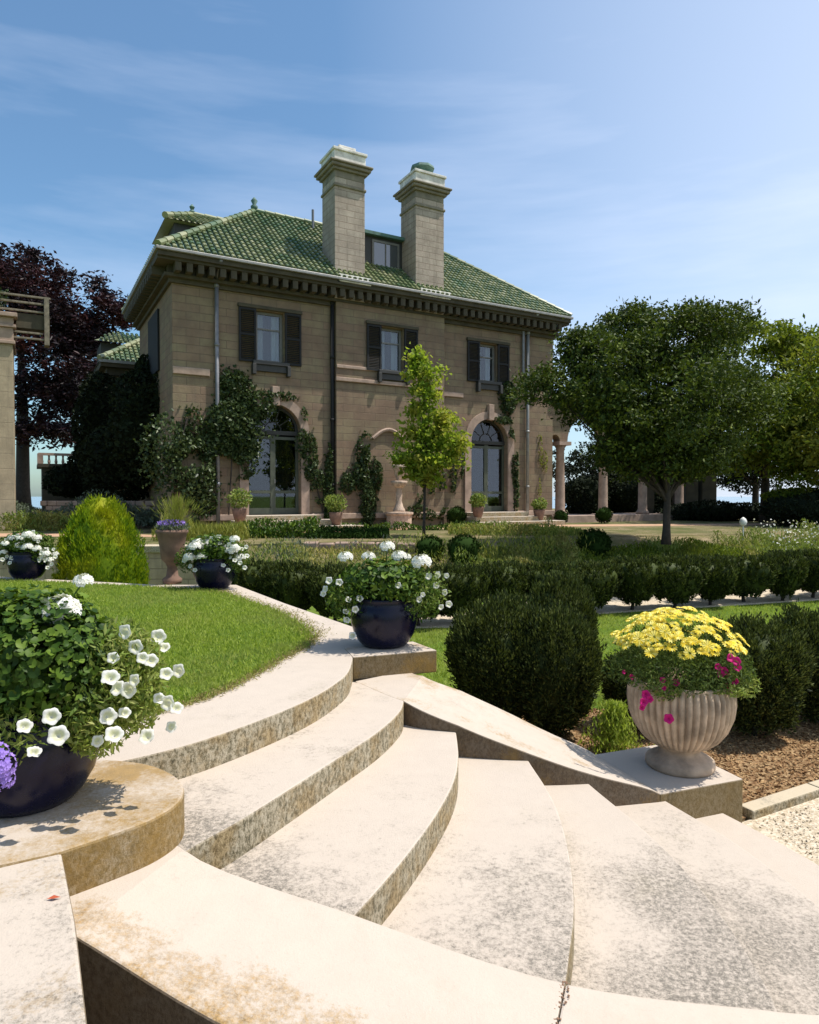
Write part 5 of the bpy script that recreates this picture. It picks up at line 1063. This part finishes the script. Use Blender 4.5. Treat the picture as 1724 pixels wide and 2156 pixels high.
# fountain against the middle bay
fp = hloc(7.72, 0.75, 0); ft = thing('stone_fountain', 'pinkish stone wall fountain with shallow bowl on a round base', 'fountain', fp); ft.scale = (0.62, 0.62, 0.9)
MB().lathe([(0.80, 0), (0.82, 0.05), (0.74, 0.08), (0.74, 0.52), (0.84, 0.56), (0.84, 0.64), (0.3, 0.66)], 32).build('base', M['fountain'], ft, smooth=False)
MB().lathe([(0.36, 0.65), (0.34, 0.75), (0.24, 0.88), (0.16, 1.1), (0.20, 1.35), (0.15, 1.55), (0.18, 1.62)], 20).build('stem', M['fountain'], ft, smooth='s')
MB().lathe([(0.16, 1.6), (0.30, 1.66), (0.48, 1.80), (0.50, 1.88), (0.44, 1.90), (0.3, 1.86)], 28).build('bowl', M['fountain'], ft, smooth='s')
MB().lathe([(0.12, 1.85), (0.14, 2.0), (0.24, 2.1), (0.32, 2.35), (0.42, 2.42), (0.44, 2.52), (0.36, 2.56), (0.1, 2.5)], 24).build('upper_basin', M['fountain'], ft, smooth='s')
nb_ = hloc(7.45, 0.3, 3.2); o = MB(); o.add([], [])
o = MB(); o.tube([hloc(6.9+1.3*k/10, 0.27, 3.25+0.35*math.sin(math.pi*k/10)) for k in range(11)], 0.07, 6); tag(o.build('stone_hood', M['trim']), 'pale curved stone hood moulding on the wall above the fountain', 'moulding')

# ============================================================ IVY
def ivy(blobs, n, label, seed, L=0.15, W=0.11, m='ivy', stem=None, out=0.22):
    """blobs: (s, h, rs, rh) on the facade; leaves stand off the wall."""
    g = np.random.default_rng(seed); t = thing('ivy', label, 'climbing plant', HC, TH); ar_ = np.array([b[2]*b[3] for b in blobs]); ar_ = ar_/ar_.sum(); Ps = []
    for b, f in zip(blobs, ar_):
        k = max(20, int(n*f)); a = g.uniform(0, 6.283, k); r = np.sqrt(g.uniform(0, 1, k))*(1+0.22*np.abs(g.normal(size=k))*(g.uniform(size=k) < .35)); dep = b[4] if len(b) > 4 else out
        off = b[5] if len(b) > 5 else 0.0
        Ps.append(np.stack([b[0]+b[2]*r*np.cos(a), -off-0.03-dep*np.sqrt(np.clip(1.05-r*r, 0, 1))*g.uniform(0.45, 1, k), b[1]+b[3]*r*np.sin(a)], 1))
    P = np.concatenate(Ps); sn = Sn(g, 2.6); P = P[sn(P) > -0.62]; k = len(P)
    link('foliage', leaf_mesh('foliage', P, np.array([0.1, -0.25, -0.5])+dirs(k, g)*0.75, L*g.uniform(.5, 1.2, k), W*g.uniform(.6, 1.1, k), M[m], g, 0.2), t)
    if stem:
        mb = MB()
        for pl_ in stem: mb.tube([(a, -b-0.04, c) for a, b, c in pl_], 0.025, 5)
        mb.build('stem', M['bark'], t)
    return t
ivy([(0.3, 1.6, 0.9, 1.5, 0.7), (-0.3, 2.6, 0.7, 1.1, 0.8), (0.6, 3.2, 0.35, 0.8), (1.0, 1.3, 0.5, 0.9), (0.5, 2.0, 0.8, 1.1, .6)], 4200, 'loose bright-edged ivy climbing the left corner of the mansion', 501, stem=[[(0.2, 0, 0), (0.0, 0.2, 2), (0.4, 0.1, 3.6)]])
ivy([(1.75, 3.5, 0.7, 0.85, 0.35), (2.2, 2.6, 0.55, 0.9, 0.3), (1.4, 2.4, 0.5, 0.7, 0.3), (2.7, 4.2, 0.7, 0.45, 0.3), (3.3, 4.55, 0.75, 0.16, 0.2), (4.35, 3.9, 0.14, 0.3), (2.0, 4.6, 0.6, 0.7, 0.2), (2.6, 3.9, 0.4, 0.35, 0.1), (1.9, 3.3, 1.0, 1.0, .4), (1.5, 2.5, 0.75, 0.8, .35), (1.9, 4.9, 0.5, 0.4, .2)], 6500, 'thick dark ivy spreading over the top of the left arched door', 502, stem=[[(1.7, 0, 0), (1.8, 0.1, 2), (1.9, 0.1, 4)]])
ivy([(4.55, 2.5, 0.28, 0.85), (4.9, 1.5, 0.25, 0.6), (4.3, 3.0, 0.2, 0.5), (5.25, 1.2, 0.2, 1.3, 0.25), (5.3, 2.2, 0.12, 0.8)], 1500, 'narrow ivy hanging down the right side of the ivied door', 503, stem=[[(5.2, 0, 0), (4.8, 0.05, 1.5), (4.4, 0.05, 3.2)]])
ivy([(6.5, 2.7, 0.27, 0.6, .2, .22), (6.4, 1.9, 0.35, 0.5, .2, .22), (5.9, 1.6, 0.28, 0.35, .2, .22), (6.7, 0.9, 0.3, 0.9, .25, .22), (7.05, 1.9, 0.22, 0.55, .2, .22), (6.7, 3.2, 0.12, 0.3, .1, .22)], 2100, 'forked ivy growing up the middle bay left of the fountain', 504, stem=[[(6.7, 0.22, 0), (6.6, 0.25, 1.2), (6.0, 0.25, 1.8)], [(6.6, 0.25, 1.2), (6.6, 0.25, 3.0)]])
ivy([(13.35, 3.5, 0.14, 0.5), (13.55, 2.4, 0.16, 0.9), (13.6, 1.3, 0.12, 0.9), (12.9, 4.25, 0.5, 0.16), (13.2, 5.2, 0.4, 0.7, .2)], 1500, 'dark ivy trained round the uncovered arched door', 505, stem=[[(13.6, 0, 0), (13.55, 0, 2), (13.3, 0, 3.6), (12.8, 0, 4.3)]])
ivy([(8.9, 1.6, 0.12, 1.1, .1, .22), (9.4, 1.5, 0.14, 1.1, .1, .22), (9.9, 1.2, 0.14, 0.9, .1, .22), (10.5, 2.2, 0.14, 1.0), (10.9, 2.6, 0.1, 0.7), (9.2, 0.6, 0.8, 0.3, .3, .22)], 1300, 'thin ivy strands on the wall behind the young maple', 506, m='ivy')
ivy([(14.95, 3.0, 0.10, 0.7, .1), (15.2, 2.6, 0.12, 0.5, .1), (14.9, 1.4, 0.08, 0.5, .1)], 240, 'sparse brown vine on the right end of the facade', 507, L=0.12, W=0.06, m='ornament')
# dark mass in front of the left side wall and wing
def dark_mass(label, blobs, n, seed, m='darktree', nm='ivy_mass', cat='climbing plant', L=0.22, W=0.12, cf=0.8):
    a0 = blobs[0]; t = thing(nm, label, cat, (a0[0], a0[1], 1.0)); bl = [(b[0]-a0[0], b[1]-a0[1], b[2]-1.0, *b[3:]) for b in blobs]; g = np.random.default_rng(seed)
    P, D = blob_pts(bl, n, g, lo=0.8, hi=1.1, lump=0.2, lf=1.6); k = len(P)
    f_ = link('foliage', leaf_mesh('foliage', P, D*0.3+dirs(k, g)*0.8, L*g.uniform(.6, 1.3, k), W, M[m], g), t)
    c = MB()
    for b in bl: core_mesh(c, b, cf, g, 16, 10)
    c.build('inner_foliage', M[m], f_, smooth='s'); return t
def AB(px, py, Y, rx, rz, ry=None):           # ellipsoid given by its apparent size at the distance Y
    a = A(px, py, Y); s = Y/1420.0; return (a[0], a[1], a[2], rx*s, (ry if ry else min(rx, rz)*s), rz*s)
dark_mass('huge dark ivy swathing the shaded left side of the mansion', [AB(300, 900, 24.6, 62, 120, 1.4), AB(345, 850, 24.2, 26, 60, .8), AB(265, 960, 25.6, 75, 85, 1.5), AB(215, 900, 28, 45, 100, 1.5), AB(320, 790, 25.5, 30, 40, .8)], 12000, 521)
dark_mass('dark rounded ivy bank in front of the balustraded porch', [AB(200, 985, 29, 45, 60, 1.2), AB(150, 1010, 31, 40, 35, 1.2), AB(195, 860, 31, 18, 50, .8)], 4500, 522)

# ============================================================ TREES
def tree(name, label, base, trunk, blobs, n, L, W, m, seed, lo=0.45, gap=0.25, lf=0.9, group=None, lump=0.22, branches=10, flatd=0.0, core=0.0, cat='tree', tufts=5, per=30, cs=0.26):
    """base (x, y, z); trunk (radius, height of first fork); blobs in world coordinates."""
    t = thing(name, label, cat, base, 0, group); g = np.random.default_rng(seed); big = list(blobs)
    for b in big:                              # smaller clusters break up each limb's outline
        for _ in range(tufts):
            u = unit(g.normal(size=(1, 3)))[0]; u[2] = abs(u[2])*0.9-0.15; f = g.uniform(0.22, 0.42); blobs = blobs+[(b[0]+u[0]*b[3]*0.98, b[1]+u[1]*b[4]*0.98, b[2]+u[2]*b[5]*0.98, b[3]*f, b[4]*f, b[5]*f*g.uniform(.7, 1.4))]
    bl = [(b[0]-base[0], b[1]-base[1], b[2]-base[2], *b[3:]) for b in blobs]
    P, D = blob_pts(bl, max(60, n//per), g, lo=lo, hi=1.08, lump=lump, lf=lf, gap=gap); sg = cs*g.uniform(.6, 1.35, (len(P), 1, 1))
    P = (P[:, None, :]+g.normal(size=(len(P), per, 3))*sg*np.array([1, 1, 0.55])).reshape(-1, 3); D = np.repeat(D, per, 0); k = len(P)
    DD = D*0.45+dirs(k, g)*np.array([1, 1, 1-flatd]); link('crown', leaf_mesh('crown', P, DD, L*g.uniform(.6, 1.3, k), W*g.uniform(.7, 1.2, k), M[m], g, 0.25), t)
    if core > 0:
        c = MB()
        for b in bl[:len(big)]: core_mesh(c, b, core, g, 14, 9)
        c.build('inner_crown', M[m], t, smooth='s')
    tr, th_ = trunk; mb = MB(); zc = sum(b[2] for b in bl)/len(bl)
    mb.tube([(0, 0, -0.05), (0.01, 0, th_*0.3), (0.03, 0.02, th_), (0, 0, zc)], [tr*1.35, tr, tr*0.85, tr*0.4], 10)
    for i in range(min(branches, 3*len(bl))):
        b = bl[i % len(big)]; e = Vector((b[0]+g.uniform(-.4, .4)*b[3], b[1]+g.uniform(-.4, .4)*b[4], b[2]+g.uniform(-.2, .5)*b[5])); s = Vector((0, 0, th_*(0.9+0.25*g.random()))); mid = s.lerp(e, .5)+Vector((0, 0, -0.06*e.length))
        mb.tube([tuple(s), tuple(mid), tuple(e)], [tr*0.45, tr*0.3, tr*0.08], 7)
    mb.build('trunk', M['bark'], t, smooth='s'); return t
# young maple
x, y = A(892, 1130, 19.2)[:2]
tree('young_maple', 'slender young maple with yellow-green leaves in front of the fountain bay', (x, 19.2, 1.0), (0.04, 1.4),
     [AB(878, 760, 19.2, 9, 24, .12), AB(900, 795, 19.2, 36, 42, .45), AB(888, 845, 19.2, 28, 45, .4), AB(890, 890, 19.2, 38, 40, .5), AB(920, 905, 19.2, 46, 36, .6), AB(885, 940, 19.2, 52, 40, .7), AB(912, 970, 19.2, 62, 44, .8), AB(868, 975, 19.2, 36, 28, .5), AB(895, 1005, 19.2, 42, 24, .5), AB(950, 935, 19.2, 34, 22, .4)],
     5600, 0.15, 0.09, 'maple', 601, lo=0.0, gap=0.12, lf=2.6, branches=18, per=12, cs=0.12, tufts=3)
# broad garden tree
base = G(1402, 1142, 1.0)
tree('garden_tree', 'broad dark green spreading tree on a short trunk right of the mansion', (base[0], base[1], 1.0), (0.095, 1.1),
     [AB(1400, 840, 17.8, 165, 95, 3.2), AB(1290, 780, 17.8, 95, 65, 2.2), AB(1420, 720, 18.0, 95, 62, 2.2), AB(1180, 815, 17.2, 75, 45, 1.0), AB(1265, 840, 16.8, 75, 42, 1.2), AB(1500, 850, 17.5, 85, 80, 1.4), AB(1390, 940, 17.6, 120, 70, 2.6), AB(1340, 690, 17.8, 60, 40, .8), AB(1475, 700, 18, 50, 45, .7), AB(1230, 735, 17.4, 45, 40, .7), AB(1345, 895, 16.4, 95, 70, 1.2), AB(1400, 975, 17.2, 95, 38, 1.4), AB(1335, 955, 17.2, 60, 34, 1.2), AB(1480, 955, 17.2, 70, 45, 1.2)],
     90000, 0.12, 0.058, 'tree', 602, lo=0.5, gap=0.25, lf=1.8, branches=22, lump=0.28, tufts=8, cs=0.16)
bg_tree = lambda name, label, px, Y, blobs, n, m, seed, tr=0.2, **kw: tree(name, label, (A(px, 1045, Y)[0], Y, 1.0), (tr, 1.9), blobs, n, 0.24, 0.11, m, seed, lo=0.4, lf=0.8, group='trees beyond the garden', **kw)
bg_tree('background_tree', 'light green tree with yellowing tips directly right of the broad dark tree', 1610, 30, [AB(1590, 760, 30, 110, 75, 3), AB(1640, 850, 30, 95, 80, 3), AB(1570, 900, 29, 80, 90, 2.5), AB(1540, 720, 31, 50, 40, 2), AB(1660, 730, 30, 40, 35, 1.5), AB(1600, 960, 29, 110, 50, 2.5), AB(1600, 820, 28.5, 70, 60, 2)], 24000, 'treeb', 611)
bg_tree('background_tree', 'dark tree cut by the right edge of the view', 1760, 27, [AB(1730, 830, 27, 80, 100, 3), AB(1700, 930, 27, 70, 80, 2.5), AB(1750, 950, 26, 80, 90, 2.5)], 14000, 'treeb', 612)
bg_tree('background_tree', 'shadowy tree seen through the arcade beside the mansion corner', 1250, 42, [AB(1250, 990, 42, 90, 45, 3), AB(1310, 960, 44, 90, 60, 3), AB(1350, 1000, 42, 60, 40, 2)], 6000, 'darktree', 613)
bg_tree('background_tree', 'thin trunked dark tree between the arcade columns and the light green tree', 1418, 38, [AB(1420, 950, 38, 90, 45, 3), AB(1480, 970, 38, 80, 32, 2.5)], 5000, 'darktree', 614)
bg_tree('background_tree', 'low drooping dark tree under the light green tree', 1590, 40, [AB(1600, 1010, 40, 70, 26, 2.5), AB(1540, 975, 40, 60, 30, 2)], 3500, 'darktree', 615)
# shaded screen of shrubs and hedge behind the arcade
dark_mass('clipped dark hedge mass at the right edge below the trees', [AB(1690, 1075, 26, 75, 32, 2), AB(1760, 1065, 26, 60, 40, 2)], 5000, 531, nm='dark_hedge', cat='hedge', L=0.18, W=0.08)
dark_mass('sunlit green shrub on top of the right dark hedge', [AB(1675, 1045, 28, 60, 18, 1.5)], 2200, 532, 'treeb', 'green_shrub', 'shrub', 0.18, 0.08)
dark_mass('long dark clipped hedge beyond the arcade columns', [AB(1500, 1078, 32, 60, 22, 1.5), AB(1570, 1080, 32, 60, 20, 1.5), AB(1430, 1082, 33, 40, 18, 1.5)], 5000, 533, nm='dark_hedge', cat='hedge', L=0.18, W=0.08)
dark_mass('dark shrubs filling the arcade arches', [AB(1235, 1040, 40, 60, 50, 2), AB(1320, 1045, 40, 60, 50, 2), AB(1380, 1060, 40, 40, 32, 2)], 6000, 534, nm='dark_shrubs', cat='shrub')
dark_mass('rounded dark green shrub beneath the first arch of the arcade', [AB(1222, 1060, 33, 22, 38, .8)], 1500, 535, nm='green_shrub', cat='shrub')
for (px, w_) in ((1362, 12), (1388, 10), (1447, 15), (1487, 17)):
    pass
# garden columns of a dark pergola beyond
pc = thing('far_pergola', 'row of square grey piers of a far pergola seen under the broad tree', 'pergola', (A(1420, 1045, 34)[0], 34, 1.0))
for (px, w_) in ((1362, .28), (1452, .30), (1487, .36)):
    x_ = A(px, 1045, 34)[0]-pc.location.x; MB().box(x_-w_, x_+w_, -w_, w_, 0, 4.0).build('pier', M['cornice'], pc, bevel=0.02)
MB().box(-2.0, 2.4, -0.2, 0.2, 4.0, 4.3).build('beam', M['cornice'], pc)
# copper beech
bb_ = [AB(50, 575, 38, 90, 45, 4), AB(120, 620, 38, 95, 60, 4), AB(60, 700, 37, 110, 80, 4), AB(150, 690, 38, 75, 50, 3.5), AB(210, 660, 38, 50, 28, 2.5), AB(120, 780, 37, 90, 70, 3.5), AB(90, 850, 37, 75, 50, 3), AB(150, 830, 38, 45, 45, 2.5), AB(100, 915, 37, 60, 22, 3), AB(20, 620, 36, 80, 80, 4), AB(185, 720, 39, 50, 45, 2.5)]
tree('copper_beech', 'tall copper beech with dark purple foliage behind the left pillar', (A(48, 1045, 38)[0], 38, 1.0), (0.36, 5.5), bb_, 36000, 0.30, 0.13, 'beech', 621, cs=0.3, lo=0.35, gap=0.4, lf=0.75, lump=0.3, flatd=0.7, branches=0, tufts=9)
g = np.random.default_rng(622)

# boxwood balls near the house and in the bed
ball(976, 1180, 15.2, 0.80, 0.55, 'large dark boxwood ball right of the middle blue pot, above the far hedge')
ball(1250, 1170, 17.0, 0.95, 0.45, 'broad low boxwood mound in the bed below the broad dark tree')
ball(961, 1107, 26.0, 0.82, 1.0, 'dark boxwood ball left of the uncovered arched door')
ball(1181, 1107, 28.0, 0.62, 1.0, 'small boxwood ball at the foot of the first arcade column')
ball(1271, 1107, 28.5, 0.75, 1.0, 'boxwood ball at the foot of the second arcade column')
ball(697, 1107, 24.0, 0.80, 1.0, 'soft boxwood ball beside the dark drainpipe right of the ivied door')
ball(905, 1160, 16.2, 0.75, 0.5, 'feathery light green mound just behind the middle blue pot')
